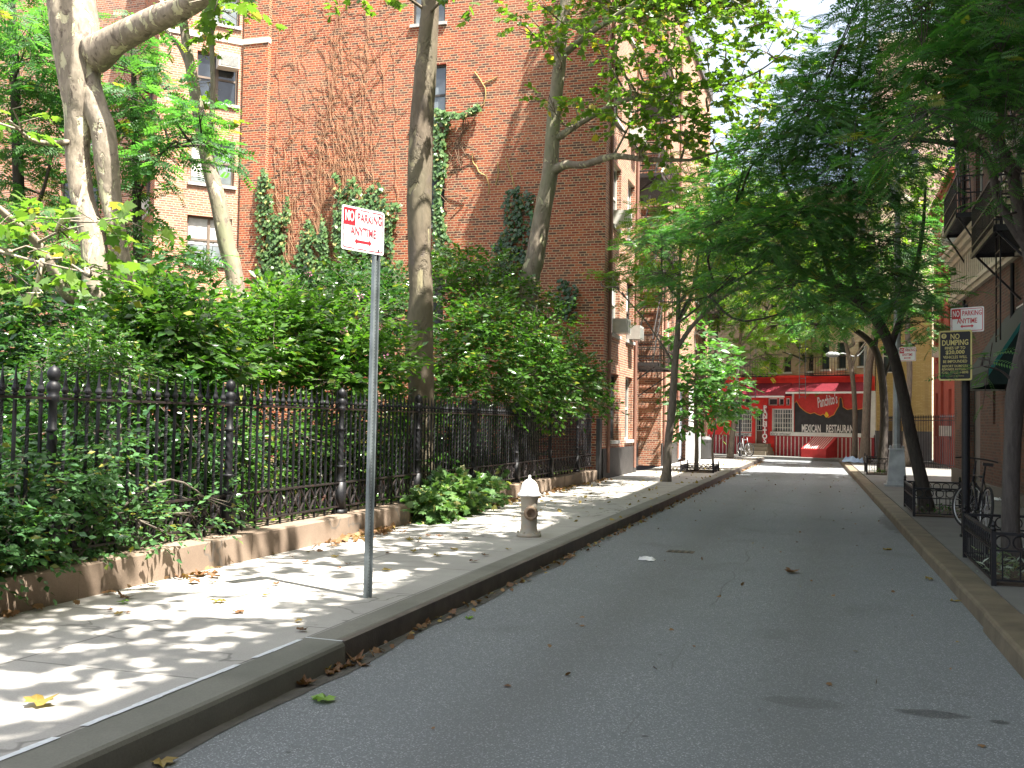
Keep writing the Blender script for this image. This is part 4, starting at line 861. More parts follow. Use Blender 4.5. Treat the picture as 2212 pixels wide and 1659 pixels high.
tree('plane_tree', 'slender plane tree with peeling yellow bark and limbs reaching over the pavement', 'tree', l4, cl, BK_PO, LM_PLANE, PLANE, .13, 6, .45, .5, seed=24, tn=500, shell=.15, conn=.018)
# --- locusts on the right pavement
YH = 19.9
lh = [([P(2003, 1112, YH), P(1995, 1060, YH), P(1982, 1000, YH), P(1966, 930, YH), P(1950, 850, YH), P(1930, 770, YH), P(1902, 705, YH), P(1862, 655, YH-.2), P(1800, 612, YH-.4), P(1730, 585, YH-.7), P(1660, 560, YH-1), P(1620, 552, YH-1.2), P(1545, 540, YH-1.5)], (.16, .12, .112, .108, .105, .10, .10, .095, .085, .07, .055, .04, .02)),
      ([P(1862, 655, YH-.2), P(1842, 590, YH-.3), P(1838, 480, YH-.5), P(1836, 380, YH-.8), P(1830, 250, YH-1.4)], (.07, .055, .05, .045, .02)),
      ([P(1925, 745, YH), P(1960, 640, YH), P(1990, 520, YH-.3), P(2000, 400, YH-.6)], (.07, .05, .04, .02)),
      ([P(1730, 585, YH-.7), P(1690, 520, YH-1), P(1640, 470, YH-1.5), P(1600, 420, YH-2)], (.05, .04, .03, .015)),
      ([P(1800, 612, YH-.4), P(1760, 500, YH-.8), P(1700, 400, YH-1.4), P(1680, 300, YH-2)], (.06, .045, .035, .015)),
      ([P(1660, 560, YH-1), P(1600, 600, YH-1.3), P(1530, 640, YH-1.6), P(1470, 650, YH-1.8)], (.03, .02, .015, .008))]
rg = np.random.default_rng(8); cl = []
for (u, v, r, n) in [(1560, 480, .7, 40), (1480, 500, .6, 30), (1430, 520, .45, 16), (1620, 420, .75, 46), (1690, 360, .8, 56), (1670, 310, .6, 30), (1610, 360, .45, 16), (1760, 300, .85, 60), (1740, 230, .65, 40), (1820, 220, .8, 54), (1860, 300, .8, 56), (1800, 400, .85, 60), (1730, 460, .8, 54), (1660, 510, .75, 46), (1860, 450, .8, 50), (1920, 380, .7, 40), (1900, 520, .7, 40), (1820, 540, .75, 46), (1740, 560, .7, 40), (1950, 600, .6, 28), (1880, 610, .65, 34), (1990, 640, .55, 22), (2010, 700, .4, 12), (1800, 640, .5, 18), (1700, 620, .5, 16), (1580, 600, .5, 16), (1500, 620, .5, 14), (1450, 600, .4, 10), (1880, 160, .7, 40), (1800, 140, .65, 34), (1940, 250, .6, 26), (2000, 180, .5, 18), (1960, 90, .7, 36), (1890, 70, .6, 24), (1850, 20, .6, 20), (1760, 160, .5, 16), (1550, 420, .4, 10), (1530, 545, .4, 12)]:
    cl.append(CL(u, v, YH-2.2+rg.uniform(-2.6, 1.4), r*.85, r*.36, n*1.85))
for i in range(14): cl.append(SHX(rg.uniform(-.4, 3.0), rg.uniform(13, 18), rg.uniform(8.8, 10.4), rg.uniform(.7, 1.1), 40))
tree('locust_tree', 'dark leaning locust tree in the middle iron guard with its crown arching over the road', 'tree', lh, cl, BK_L, LM_LOC, FROND, .20, 5, .5, .4, .3, seed=31, tn=900, shell=.1, upbias=.9, conn=.016)
YN = 12.1
ln = [([P(2192, 1240, YN), P(2184, 1150, YN), P(2184, 1050, YN), P(2188, 950, YN), P(2192, 860, YN), P(2206, 780, YN), P(2222, 700, YN), P(2232, 600, YN), P(2220, 530, YN), P(2204, 475, YN-.2), P(2192, 400, YN-.4), P(2178, 345, YN-.5), P(2137, 277, YN-.7), P(2090, 220, YN-1)], (.12, .09, .085, .085, .095, .085, .08, .08, .07, .065, .06, .055, .045, .02)),
      ([P(2222, 540, YN), P(2160, 440, YN-.2), P(2143, 368, YN-.3), P(2124, 330, YN-.4), P(2059, 311, YN-.7), P(1965, 303, YN-1.2), P(1900, 320, YN-1.5)], (.06, .045, .04, .038, .03, .02, .01)),
      ([P(2190, 390, YN-.4), P(2230, 250, YN), P(2260, 100, YN)], (.05, .04, .03)), ([P(2185, 820, YN), P(2160, 800, YN-.1), P(2120, 790, YN-.3)], (.02, .012, .006)),
      ([P(2260, 100, YN), P(2150, -100, YN-1), P(2000, -300, YN-2)], (.05, .04, .02))]
cl = []
for (u, v, r, n) in [(2100, 60, .5, 30), (2160, 120, .5, 30), (2050, 120, .45, 24), (2100, 170, .42, 24), (2150, 200, .4, 20), (2190, 60, .5, 26), (2040, 40, .45, 22), (1990, 20, .4, 16), (2060, 200, .35, 14), (2190, 260, .4, 18), (2000, 250, .3, 10), (1950, 310, .35, 14), (1890, 330, .3, 10), (2040, 290, .25, 7), (2195, 360, .25, 8), (2120, 240, .3, 9), (2160, 420, .14, 3), (2140, 790, .12, 2), (2200, 160, .4, 18), (2130, 20, .45, 22), (1930, -10, .5, 16)]:
    cl.append(CL(u, v, YN-1+rg.uniform(-.9, .5), r*.9, r*.42, n*1.5))
for i in range(14): cl.append(SHX(rg.uniform(-.6, 3.2), rg.uniform(6.5, 13), rg.uniform(7.2, 9.5), rg.uniform(.6, 1.0), 26))
tree('locust_tree', 'slim grey locust tree in the nearest iron guard with feathery leaves hanging at top right', 'tree', ln, cl, bark('grey_locust_bark', (.048, .040, .035), (.10, .085, .075)), LM_LOC, FROND, .19, 5, .42, .4, .35, seed=32, tn=400, shell=.1, upbias=.8, conn=.010, sides=14)
def st_tree(label, limbs, cls, lm, bk=BK_L, shape=FROND_B, size=.30, per=4, name='street_tree', seed=40, flat=.4, **k):
    return tree(name, label, 'tree', limbs, cls, bk, lm, shape, size, per, .5, flat, .3, seed=seed, **k)
Y = 36.2
st_tree('dark trunked tree in the far iron guard right of the road', [([P(1905, 1024, Y), P(1908, 960, Y), P(1910, 880, Y), P(1903, 800, Y), P(1888, 750, Y), P(1855, 718, Y), P(1810, 700, Y), P(1750, 700, Y)], (.18, .14, .135, .13, .115, .09, .06, .03)), ([P(1890, 755, Y), P(1898, 690, Y), P(1905, 600, Y), P(1900, 520, Y)], (.09, .075, .05, .03)), ([P(1905, 830, Y), P(1930, 760, Y), P(1950, 700, Y)], (.06, .05, .03))],
        [CL(u, v, Y-1, r, r*.5, n) for u, v, r, n in [(1850, 670, 1.0, 40), (1800, 680, .9, 30), (1760, 700, .8, 22), (1900, 640, 1.0, 36), (1950, 670, .9, 30), (1870, 590, 1.0, 34), (1950, 590, 1.0, 30), (1800, 610, 1.0, 30), (2000, 560, 1.0, 34), (2020, 640, .9, 28), (1980, 740, .7, 16), (1990, 480, 1.0, 30)]], LM_LOC, seed=41, conn=.03, tn=200)
Y = 46.2
st_tree('rough barked twin stemmed tree on the right kerb before the mural', [([P(1867, 1003, Y), P(1870, 940, Y), P(1873, 860, Y), P(1878, 790, Y), P(1888, 730, Y), P(1895, 640, Y)], (.27, .18, .17, .16, .13, .06)), ([P(1845, 990, Y+1), P(1847, 920, Y+1), P(1845, 850, Y+1), P(1838, 790, Y+1), P(1828, 745, Y+1), P(1818, 700, Y+1)], (.16, .12, .115, .11, .09, .05)), ([P(1840, 800, Y+1), P(1848, 770, Y+1), P(1870, 740, Y+1)], (.07, .06, .04)), ([P(1833, 750, Y+1), P(1843, 742, Y+.8), P(1840, 725, Y+.8)], (.07, .09, .04))],
        [CL(u, v, Y, r, r*.5, n) for u, v, r, n in [(1870, 640, 1.3, 50), (1810, 660, 1.2, 46), (1750, 640, 1.2, 44), (1900, 560, 1.4, 46), (1800, 570, 1.3, 46), (1720, 570, 1.2, 40)]], LM_LOCY, bk=BK_S, seed=42, conn=.04, tn=150)
Y = 54.3
st_tree('thin tree leaning left in front of the restaurant mural', [([P(1817, 990, Y), P(1810, 950, Y), P(1798, 910, Y), P(1782, 865, Y), P(1765, 825, Y), P(1745, 785, Y), P(1725, 750, Y), P(1700, 700, Y)], (.17, .12, .11, .10, .095, .08, .06, .03)), ([P(1745, 785, Y), P(1720, 770, Y), P(1690, 760, Y)], (.06, .05, .03))],
        [CL(u, v, Y, r, r*.5, n) for u, v, r, n in [(1740, 745, 1.0, 26), (1700, 740, .9, 22), (1780, 760, .8, 16), (1720, 700, 1.2, 34), (1660, 700, 1.1, 28), (1760, 690, 1.1, 26), (1790, 842, .5, 5), (1840, 835, .4, 4)]], LM_LOCY, seed=43, conn=.04, tn=120)
# --- left pavement
Y = 27.0
st_tree('street tree on the left pavement with a long limb curving over the road', [([P(1438, 1046, Y), P(1441, 1010, Y), P(1444, 950, Y), P(1452, 880, Y), P(1457, 800, Y), P(1462, 740, Y), P(1465, 680, Y), P(1466, 620, Y), P(1472, 520, Y)], (.17, .115, .10, .10, .09, .082, .065, .05, .03)), ([P(1461, 755, Y), P(1495, 705, Y), P(1535, 665, Y-.2), P(1565, 640, Y-.3), P(1600, 622, Y-.5), P(1650, 606, Y-.8), P(1720, 585, Y-1)], (.07, .058, .052, .048, .04, .032, .015)),
        ([P(1465, 690, Y), P(1485, 660, Y), P(1500, 610, Y), P(1510, 540, Y)], (.07, .055, .045, .02)), ([P(1468, 600, Y), P(1430, 540, Y-.3), P(1390, 520, Y-.6)], (.04, .03, .015)), ([P(1458, 790, Y), P(1400, 700, Y-.5), P(1330, 620, Y-1)], (.035, .025, .012)), ([P(1545, 655, Y-.3), P(1530, 600, Y-.4), P(1560, 520, Y-.5)], (.04, .03, .015))],
        [CL(u, v, Y+rg.uniform(-1.2, .6), r, r*.5, n*1.7) for u, v, r, n in [(1400, 540, .7, 20), (1450, 500, .8, 24), (1500, 470, .8, 24), (1550, 520, .8, 26), (1600, 560, .7, 20), (1480, 590, .7, 22), (1430, 600, .6, 16), (1540, 600, .7, 18), (1620, 610, .6, 14), (1400, 470, .6, 14), (1450, 410, .7, 16), (1520, 400, .8, 22), (1580, 440, .8, 22), (1640, 500, .8, 22), (1680, 570, .7, 16), (1420, 650, .4, 7), (1325, 605, .35, 7), (1300, 590, .3, 5), (1350, 640, .25, 3), (1500, 650, .4, 7), (1560, 600, .5, 12), (1390, 590, .4, 8), (1560, 360, .6, 14), (1480, 350, .6, 12), (1620, 400, .7, 14)]], LM_LOCY, bk=BK_S, seed=44, conn=.018, tn=400, shape=FROND_L, size=.24)
YG = leafmat('bushy_tree_leaf', (.035, .11, .03), (.075, .18, .045), trans=.35, rare=.03)
Y = 33.5
st_tree('young leafy tree with dense drooping leaves, first after the long limbed one', [([P(1504, 1020, Y), P(1505, 960, Y), P(1503, 900, Y), P(1502, 850, Y), P(1505, 760, Y)], (.08, .06, .055, .05, .02))],
        [CL(u, v, Y, r, r*.8, n) for u, v, r, n in [(1510, 760, .75, 34), (1490, 820, .7, 32), (1530, 820, .7, 32), (1480, 880, .6, 24), (1520, 880, .6, 24), (1500, 720, .6, 20), (1470, 910, .4, 9), (1555, 860, .5, 16)]], YG, bk=BK_S, shape=OV, size=.24, per=7, seed=45, flat=.6)
Y = 36
st_tree('very thin young tree staked at the left kerb', [([P(1541, 1014, Y), P(1539, 960, Y), P(1545, 920, Y), P(1550, 860, Y), P(1548, 800, Y)], (.05, .035, .035, .03, .015))],
        [CL(u, v, Y, r, r*.8, n) for u, v, r, n in [(1560, 780, .7, 28), (1560, 850, .7, 28), (1585, 830, .6, 22), (1550, 900, .5, 16), (1590, 870, .5, 16)]], YG, bk=BK_S, shape=OV, size=.24, per=7, seed=46, flat=.6)
Y = 47.7
st_tree('tall thin forked tree on the left pavement close to the restaurant', [([P(1577, 993, Y), P(1582, 940, Y), P(1588, 890, Y), P(1592, 820, Y), P(1597, 755, Y), P(1602, 700, Y), P(1605, 620, Y)], (.17, .125, .11, .09, .075, .06, .03)), ([P(1597, 755, Y), P(1620, 720, Y), P(1645, 690, Y), P(1670, 640, Y)], (.055, .05, .04, .02)), ([P(1592, 800, Y), P(1640, 770, Y), P(1690, 765, Y)], (.04, .03, .015))],
        [CL(u, v, Y+rg.uniform(-1, 1), r, r*.5, n*1.4) for u, v, r, n in [(1600, 700, 1.1, 34), (1650, 660, 1.2, 38), (1700, 620, 1.2, 38), (1570, 640, 1.2, 38), (1630, 590, 1.3, 40), (1700, 540, 1.3, 38), (1560, 560, 1.2, 34), (1620, 500, 1.3, 36), (1690, 460, 1.3, 34), (1650, 740, .9, 22), (1690, 700, .9, 22), (1620, 790, .6, 10), (1660, 780, .6, 9), (1780, 600, 1.2, 30), (1760, 520, 1.2, 30), (1580, 480, 1.0, 22), (1640, 420, 1.1, 24), (1560, 760, .7, 16)]], LM_LOCY, bk=BK_S, seed=47, conn=.035, tn=250)
Y = 43
st_tree('pale green street tree beyond the lamp post on the right', [([P(1958, 1008, Y), P(1960, 900, Y), P(1965, 800, Y), P(1960, 700, Y), P(1970, 560, Y), P(1975, 450, Y)], (.16, .12, .11, .10, .08, .04))],
        [CL(u, v, Y, r, r*.5, n*1.5) for u, v, r, n in [(2000, 430, 1.1, 30), (1950, 450, 1.1, 30), (2040, 460, 1.0, 26), (1980, 520, 1.1, 30), (2040, 540, 1.0, 24), (1930, 540, 1.0, 24), (2000, 350, 1.0, 20), (1940, 370, 1.0, 20), (2040, 600, .8, 14), (1990, 250, 1.0, 16)]], LM_LOCY, bk=BK_S, seed=48, conn=.03, tn=120)
# --- garden locusts at the left
Y = 16.5
tree('locust_tree', 'feathery garden locust behind the big plane tree at the left edge', 'tree', [([P(60, 1000, Y), P(50, 700, Y), P(40, 400, Y), P(30, 100, Y), P(20, -100, Y)], (.16, .13, .11, .08, .05)), ([P(45, 520, Y), P(90, 420, Y-.3), P(120, 300, Y-.6)], (.05, .04, .02))],
     [CL(u, v, Y+rg.uniform(-1.5, 1), r, r*.45, n*1.5) for u, v, r, n in [(30, 50, .9, 34), (80, 120, .8, 30), (20, 180, .8, 30), (90, 230, .8, 30), (40, 290, .8, 28), (110, 320, .7, 22), (20, 380, .8, 26), (90, 420, .7, 22), (130, 60, .6, 16), (60, -20, .9, 30), (100, 520, .7, 20), (30, 480, .8, 24), (110, 190, .6, 14), (20, 590, .8, 20), (110, 600, .7, 18)]], BK_L, LM_LOC, FROND_L, .26, 5, .5, .4, .3, seed=51, tn=300)
Y = 18.0
tree('locust_tree', 'feathery garden locust whose sprays hang between the two left plane trees', 'tree', [([P(300, 1000, Y), P(300, 700, Y), P(296, 450, Y), P(290, 200, Y), P(285, 50, Y)], (.14, .11, .09, .06, .03)), ([P(298, 420, Y), P(350, 330, Y-.3), P(430, 300, Y-.6)], (.03, .02, .01))],
     [CL(u, v, Y+rg.uniform(-1.2, .6), r, r*.4, n*1.5) for u, v, r, n in [(260, 150, .6, 18), (300, 110, .5, 14), (255, 250, .6, 18), (300, 200, .55, 16), (330, 260, .6, 18), (270, 330, .6, 18), (330, 350, .5, 14), (370, 250, .45, 10), (400, 300, .45, 11), (430, 250, .4, 8), (460, 320, .35, 7), (300, 420, .5, 12), (270, 500, .5, 12), (375, 190, .3, 4), (340, 150, .3, 4), (440, 555, .35, 7), (400, 560, .35, 6), (490, 330, .2, 2), (300, 50, .6, 10), (280, 600, .5, 14), (350, 640, .5, 12)]], BK_L, LM_LOC, FROND_L, .27, 5, .5, .4, .3, seed=52, tn=300)

# ------------------------------------------------------------------ garden shrubs
def shrub(name, label, cls, lm, shape=OV, size=.08, per=7, L=.38, seed=60, flat=.7, cat='shrub', **k):
    c0 = cls[0]; base = (c0[0], c0[1], .29); rng = np.random.default_rng(seed)
    limbs = []
    for i in range(7):
        c = cls[i % len(cls)]; limbs.append(([(base[0]+rng.uniform(-.2, .2), base[1]+rng.uniform(-.2, .2), .28), ((base[0]+c[0])/2+rng.uniform(-.3, .3), (base[1]+c[1])/2, max(.4, c[2]*.6)), (c[0], c[1], max(.6, c[2]))], (.014, .010, .004)))
    return tree(name, label, cat, limbs, cls, BK_S, lm, shape, size, per, L, flat, .15, seed=seed, conn=.01, wob=.02, tn=k.pop('tn', 250), **k)
def K(pts, f=1.0):
    f *= 1.9; return [CL(u, v, Y, r, r*.7, n*f) for u, v, Y, r, n in pts]
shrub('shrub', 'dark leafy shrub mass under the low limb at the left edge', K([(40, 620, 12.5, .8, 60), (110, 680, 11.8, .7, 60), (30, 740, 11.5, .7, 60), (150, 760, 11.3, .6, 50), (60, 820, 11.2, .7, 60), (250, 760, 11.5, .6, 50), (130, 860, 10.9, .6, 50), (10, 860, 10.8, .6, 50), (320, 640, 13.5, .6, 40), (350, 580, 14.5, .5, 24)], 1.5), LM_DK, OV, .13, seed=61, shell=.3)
shrub('shrub', 'pale leafed shrub with broad leaves against the base of the big plane tree', K([(330, 700, 10.6, .4, 44), (290, 780, 10.4, .4, 44), (380, 740, 10.8, .45, 44), (350, 820, 10.6, .4, 44), (420, 690, 11.4, .45, 44), (440, 790, 11.2, .45, 44), (255, 720, 10.6, .3, 26), (300, 640, 11, .3, 24)], 1.3), LM_SHR, OV, .13, seed=62)
shrub('shrub', 'fresh green bushy tree with layered leaves in the middle of the garden', K([(520, 715, 13.5, .55, 56), (600, 690, 14, .5, 50), (470, 735, 12.8, .5, 48), (560, 760, 13, .6, 56), (640, 720, 13.8, .6, 56), (500, 790, 12.5, .5, 40), (590, 650, 14.2, .3, 14), (680, 690, 14.6, .35, 22), (440, 690, 13.5, .3, 16)], 1.5), LM_BRT, OV, .12, seed=63)
SB = shrub('flowering_shrub', 'bright green shrub dotted with pink flowers behind the signpost', K([(700, 780, 14, .5, 50), (760, 760, 14.2, .5, 50), (740, 820, 13.8, .5, 44), (820, 800, 14.5, .45, 40), (690, 720, 14.3, .4, 30), (780, 700, 14.8, .4, 26), (850, 760, 15.2, .4, 26), (640, 820, 13.6, .4, 30)], 1.4), LM_BRT, OV, .12, seed=64)
fl = MB(); rg = np.random.default_rng(3)
for u, v in [(745, 715), (737, 738), (778, 640), (770, 760), (755, 800), (690, 700), (820, 705), (670, 590), (610, 720), (838, 772), (715, 758), (800, 690)]:
    c = aY(u+rg.uniform(-4, 4), v, 13.75)
    for i in range(22): d = V(rg.normal(size=3)).normalized(); q = c + d*.045*V((1, 1, 1.5)).length/2; fl.poly([q, q+V(rg.normal(size=3)).normalized()*.022, q+V(rg.normal(size=3)).normalized()*.022])
o = fl.build('flower', plain('pink_petals', (.62, .22, .36), .6), SB)
shrub('shrub', 'small leafed shrub below the ivy left of the tall plane tree', K([(630, 630, 19, .4, 20), (700, 630, 19, .5, 40), (770, 610, 19.5, .45, 34), (830, 640, 19, .5, 40), (760, 660, 18, .7, 50), (850, 690, 18, .6, 50), (740, 575, 20, .25, 10), (860, 600, 20, .3, 14), (640, 640, 17.5, .5, 30)], 1.4), LM_DK, OV, .12, seed=65)
shrub('shrub', 'large spreading shrub right of the tall plane tree leaning over the fence', K([(1000, 715, 19.5, .55, 50), (1060, 690, 20, .55, 50), (960, 780, 18.5, .6, 50), (1050, 780, 19.5, .8, 70), (1130, 735, 21, .6, 56), (1150, 800, 21, .8, 70), (1200, 785, 22.5, .6, 50), (1240, 830, 22.5, .7, 60), (1255, 810, 23.5, .45, 30), (1100, 850, 20, .6, 46), (1285, 870, 23.8, .4, 20), (970, 850, 18.2, .5, 34), (1190, 870, 21.5, .5, 34), (1235, 760, 24, .3, 12)], 1.6), LM_SHR, OV, .12, seed=66, shell=.3)
shrub('shrub', 'upright bush climbing the shaded end of the brick wall', K([(1000, 580, 22, .6, 44), (1060, 590, 23, .6, 44), (960, 620, 21, .5, 34), (1090, 640, 23, .6, 40), (1150, 650, 24, .5, 30), (1200, 690, 25, .5, 26), (980, 550, 23, .35, 14), (1030, 640, 21.5, .6, 40)], 1.5), LM_SHR, OV, .12, seed=67)
# understorey seen through the bars
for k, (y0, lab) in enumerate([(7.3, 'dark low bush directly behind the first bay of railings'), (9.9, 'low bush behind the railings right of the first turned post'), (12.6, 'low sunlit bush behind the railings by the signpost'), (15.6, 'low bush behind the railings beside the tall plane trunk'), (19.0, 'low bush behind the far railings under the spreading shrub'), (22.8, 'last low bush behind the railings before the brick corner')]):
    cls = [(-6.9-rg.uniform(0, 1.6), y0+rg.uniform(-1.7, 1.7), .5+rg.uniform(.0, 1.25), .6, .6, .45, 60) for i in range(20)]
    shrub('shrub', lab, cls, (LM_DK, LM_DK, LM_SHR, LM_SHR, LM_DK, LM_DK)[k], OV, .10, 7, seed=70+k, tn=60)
rr = np.random.default_rng(4); n = 15000; C = np.stack([-6.1-rr.random(n)**1.3*9, rr.uniform(4, 26.8, n), .31+rr.random(n)*.22], 1); D = rr.normal(size=(n, 3)); D[:, 2] *= .3; Nn = rr.normal(scale=.35, size=(n, 3)); Nn[:, 2] = 1
tag(leafmesh('ground_cover', C, D, Nn, rr.uniform(.06, .12, n), OV, LM_BRT), kind='stuff')
# privet growing through the fence at the near left
rg = np.random.default_rng(9)
shrub('privet_bush', 'glossy privet pushing out through the railings at the near left', [(-6.15+rg.uniform(-.25, .28), y, z, .24, .30, .22, n*2.0) for y, z, n in [(6.6, .55, 40), (6.9, .8, 44), (7.3, .6, 40), (7.1, 1.05, 36), (7.7, .75, 34), (6.5, 1.0, 40), (7.5, 1.2, 24), (8.1, .65, 20), (7.9, 1.0, 12), (6.3, .7, 40), (6.8, 1.25, 20), (8.4, .62, 8), (9.0, .82, 8), (9.3, .7, 9), (8.8, .65, 8), (7.6, 1.42, 8), (7.9, 1.5, 5)]], LM_PRV, OV, .072, 8, .26, seed=80, shell=.2, tn=60)
shrub('privet_bush', 'sunlit glossy privet overhanging the low wall at the left edge', [(-5.86+rg.uniform(-.14, .12), y, z, .2, .26, .2, n*2.2) for y, z, n in [(5.7, .6, 40), (6.0, .8, 40), (5.5, .9, 36), (6.15, .55, 30), (5.9, 1.0, 20), (5.4, .5, 30), (6.3, .75, 18), (5.2, .8, 30)]], LM_PRV, OV, .07, 8, .24, seed=81, shell=.2, tn=40)
shrub('rose_bush', 'fine leaved rambling bush lying over the spikes at the left end of the fence', K([(190, 800, 8.0, .3, 40), (240, 790, 8.2, .28, 36), (140, 780, 8.0, .28, 34), (290, 800, 8.4, .25, 26), (220, 740, 8.4, .25, 24), (330, 830, 8.6, .2, 12), (190, 850, 7.8, .2, 16), (100, 800, 8.2, .2, 16), (270, 850, 8.2, .15, 8)], 1.2), LM_SHR, OV, .05, 9, .24, seed=82, tn=80)
shrub('ivy_clump', 'variegated ivy spilling over the gap in the low stone wall beside the tall plane tree', [(-5.72+rg.uniform(-.1, .16), y, z, .26, .38, .2, n*2) for y, z, n in [(14.2, .42, 34), (14.7, .3, 34), (15.2, .48, 36), (15.7, .35, 34), (16.2, .5, 30), (14.9, .58, 22), (16.8, .42, 24), (17.2, .34, 14), (14.1, .28, 16), (15.5, .2, 20), (16.4, .24, 14), (18.0, .5, 8)]], LM_IVY, PLANE, .095, 6, .22, seed=83, shell=.2, cat='ivy', tn=60)
# ivy on the end wall
def ivy(label, polys, dens, seed, size=.10, lm=LM_IVY, Y=26.93):
    rng = np.random.default_rng(seed); C = []
    for pts, n in polys:
        Q = [aY(u, v, Y) for u, v in pts]; q = [(p.x, p.z) for p in Q]; x0, x1 = min(a for a, b_ in q), max(a for a, b_ in q); z0, z1 = min(b_ for a, b_ in q), max(b_ for a, b_ in q); k = 0; tries = 0
        while k < n*dens and tries < 60000:
            tries += 1; x, z = rng.uniform(x0, x1), rng.uniform(z0, z1); ins = False
            for i in range(len(q)):
                (ax, az), (bx, bz) = q[i], q[i-1]
                if (az > z) != (bz > z) and x < (bx-ax)*(z-az)/(bz-az)+ax: ins = not ins
            if ins and math.sin(x*9+math.sin(z*5)*2)*math.sin(z*4+x*3) > -.75: C.append((x, Y-rng.uniform(0, .16), z)); k += 1
    C = np.array(C); n = len(C); D = np.stack([rng.normal(scale=.5, size=n), np.full(n, -.35), -np.ones(n)+rng.normal(scale=.3, size=n)], 1); N = np.stack([rng.normal(scale=.3, size=n), -np.ones(n), np.full(n, .55)+rng.normal(scale=.3, size=n)], 1)
    t = thing('climbing_ivy', label, 'ivy', (C[:, 0].mean(), Y, C[:, 2].min())); leafmesh('leaves', C, D, N, size*rng.uniform(.6, 1.3, n), PLANE, lm, t, rng)
    b = MB()
    for i in range(14):
        j = rng.integers(n); p = C[j]; pts = [(p[0]+rng.normal(scale=.1)*k, Y+.02, max(2, p[2]-k*.35)) for k in range(5)]; b.tube(pts, .012, 4)
    b.build('stem', plain('ivy_stem', (.16, .10, .06), .9), t)
ivy('tall ivy column near the left edge of the brick end wall', [([(572, 360), (590, 400), (592, 470), (612, 460), (625, 420), (628, 470), (615, 530), (640, 600), (640, 640), (560, 640), (556, 500), (560, 400)], 900), ([(548, 575), (580, 560), (660, 585), (720, 565), (800, 585), (870, 560), (880, 660), (550, 670)], 700)], 1.6, 1)
ivy('low double peaked ivy patch beside the tall ivy column', [([(668, 470), (690, 510), (700, 460), (712, 520), (712, 600), (730, 640), (630, 640), (640, 560), (655, 500)], 620)], 1.6, 2)
ivy('broad ivy patch on the brick wall behind the no parking sign', [([(722, 365), (735, 380), (740, 420), (765, 380), (790, 420), (808, 390), (830, 400), (838, 440), (870, 440), (850, 500), (860, 600), (830, 650), (740, 640), (745, 560), (720, 520), (728, 420)], 1500)], 1.5, 3)
ivy('narrow ivy strip hanging below the wall window beside the tall trunk', [([(940, 235), (962, 240), (975, 260), (962, 300), (968, 360), (952, 420), (962, 480), (975, 520), (985, 580), (940, 580), (940, 400)], 900), ([(955, 240), (1000, 246), (1035, 225), (1040, 236), (1000, 256), (960, 254)], 150)], 1.5, 4)
ivy('dark ivy in the shaded part of the end wall near the corner', [([(1090, 420), (1120, 400), (1155, 420), (1150, 520), (1120, 640), (1070, 660), (1040, 640), (1075, 560), (1060, 540), (1090, 500)], 900), ([(1210, 600), (1250, 620), (1240, 700), (1200, 680)], 200)], 1.0, 5, lm=LM_DK)  # shade put into the colour: darker leaves than the other ivy
DV = thing('dry_vine', 'bare brown vine stems netted over the left part of the end wall', 'vine', (-15, 26.9, 3)); b = MB(); rg = np.random.default_rng(12)
for i in range(64):
    x = rg.uniform(-15.7, -12.6); z = rg.uniform(3.2, 6); pts = []
    top = rg.uniform(8, 15)
    while z < top: pts.append((x, 26.975, z)); z += .18; x += rg.normal(scale=.06)+.006
    if len(pts) > 3: b.tube(pts, [.010*(1-.7*k/len(pts)) for k in range(len(pts))], 4, cap=False)
    for j in range(6):
        q = pts[rg.integers(len(pts))]; pp = [q]; xx, zz = q[0], q[2]; s = rg.choice([-1, 1])
        for k in range(rg.integers(4, 12)): xx += s*rg.uniform(.02, .09); zz += rg.uniform(-.04, .12); pp.append((xx, 26.98, zz))
        b.tube(pp, .006, 3, cap=False)
b.build('stem', plain('dry_vine_stem', (.34, .19, .105), .9, var=.35), DV)
b = MB()   # thin runners right of the window
for u0, v0, u1, v1 in [(1025, 155, 1048, 190), (1048, 190, 1045, 225), (1045, 225, 1010, 240), (1045, 180, 1075, 165), (1020, 330, 1030, 360), (1030, 360, 1050, 380), (1075, 350, 1070, 400), (1050, 380, 1055, 420), (1092, 340, 1110, 400), (1110, 400, 1118, 460), (1110, 420, 1135, 445)]:
    p, q = aY(u0, v0, 26.98), aY(u1, v1, 26.98); b.tube(catmull([p, (p+q)/2+V((rg.normal()*.04, 0, rg.normal()*.04)), q], 4), .014, 4)
tag(b.build('dry_vine', plain('pale_vine', (.36, .27, .10), .9)), 'short pale runners of vine on the brick right of the wall window', 'vine')

# ------------------------------------------------------------------ low stone wall and iron fence
STN = concrete('brown_stone', (.19, .135, .095), (.27, .205, .15), stain=.5)
RW = thing('retaining_wall', 'low brownstone wall carrying the iron fence along the garden', 'wall', (-5.9, 7, 0))
rg = np.random.default_rng(14)
def block(y0, y1, xf, zt, nm='stone_block'):
    b = MB(); x0 = -6.24; c = .012; prof = [(xf, -.02), (xf, zt-c*1.6), (xf-c, zt-.002), (x0+c, zt), (x0, zt-c), (x0, -.02)]
    N = max(1, int((y1-y0)/.35)); rows = [[(x+rg.uniform(-.002, .002), y0+.003+(y1-y0-.006)*i/N, z+(rg.uniform(-.002, .002) if z > .1 else 0)) for x, z in prof] for i in range(N+1)]
    for i in range(N):
        for k in range(len(prof)): b.quad(rows[i][k], rows[i][(k+1) % 6], rows[i+1][(k+1) % 6], rows[i+1][k])
    b.poly(rows[0]); b.poly(rows[-1]); b.build(nm, STN, RW)
for y0, y1 in [(-4, -1.2), (-1.2, 1.7), (1.7, 4.4), (4.4, 7.0), (7.0, 9.6), (9.6, 11.9), (11.9, 13.85)]: block(y0, y1, -5.75, .42)
block(13.9, 17.6, -5.93, .40)
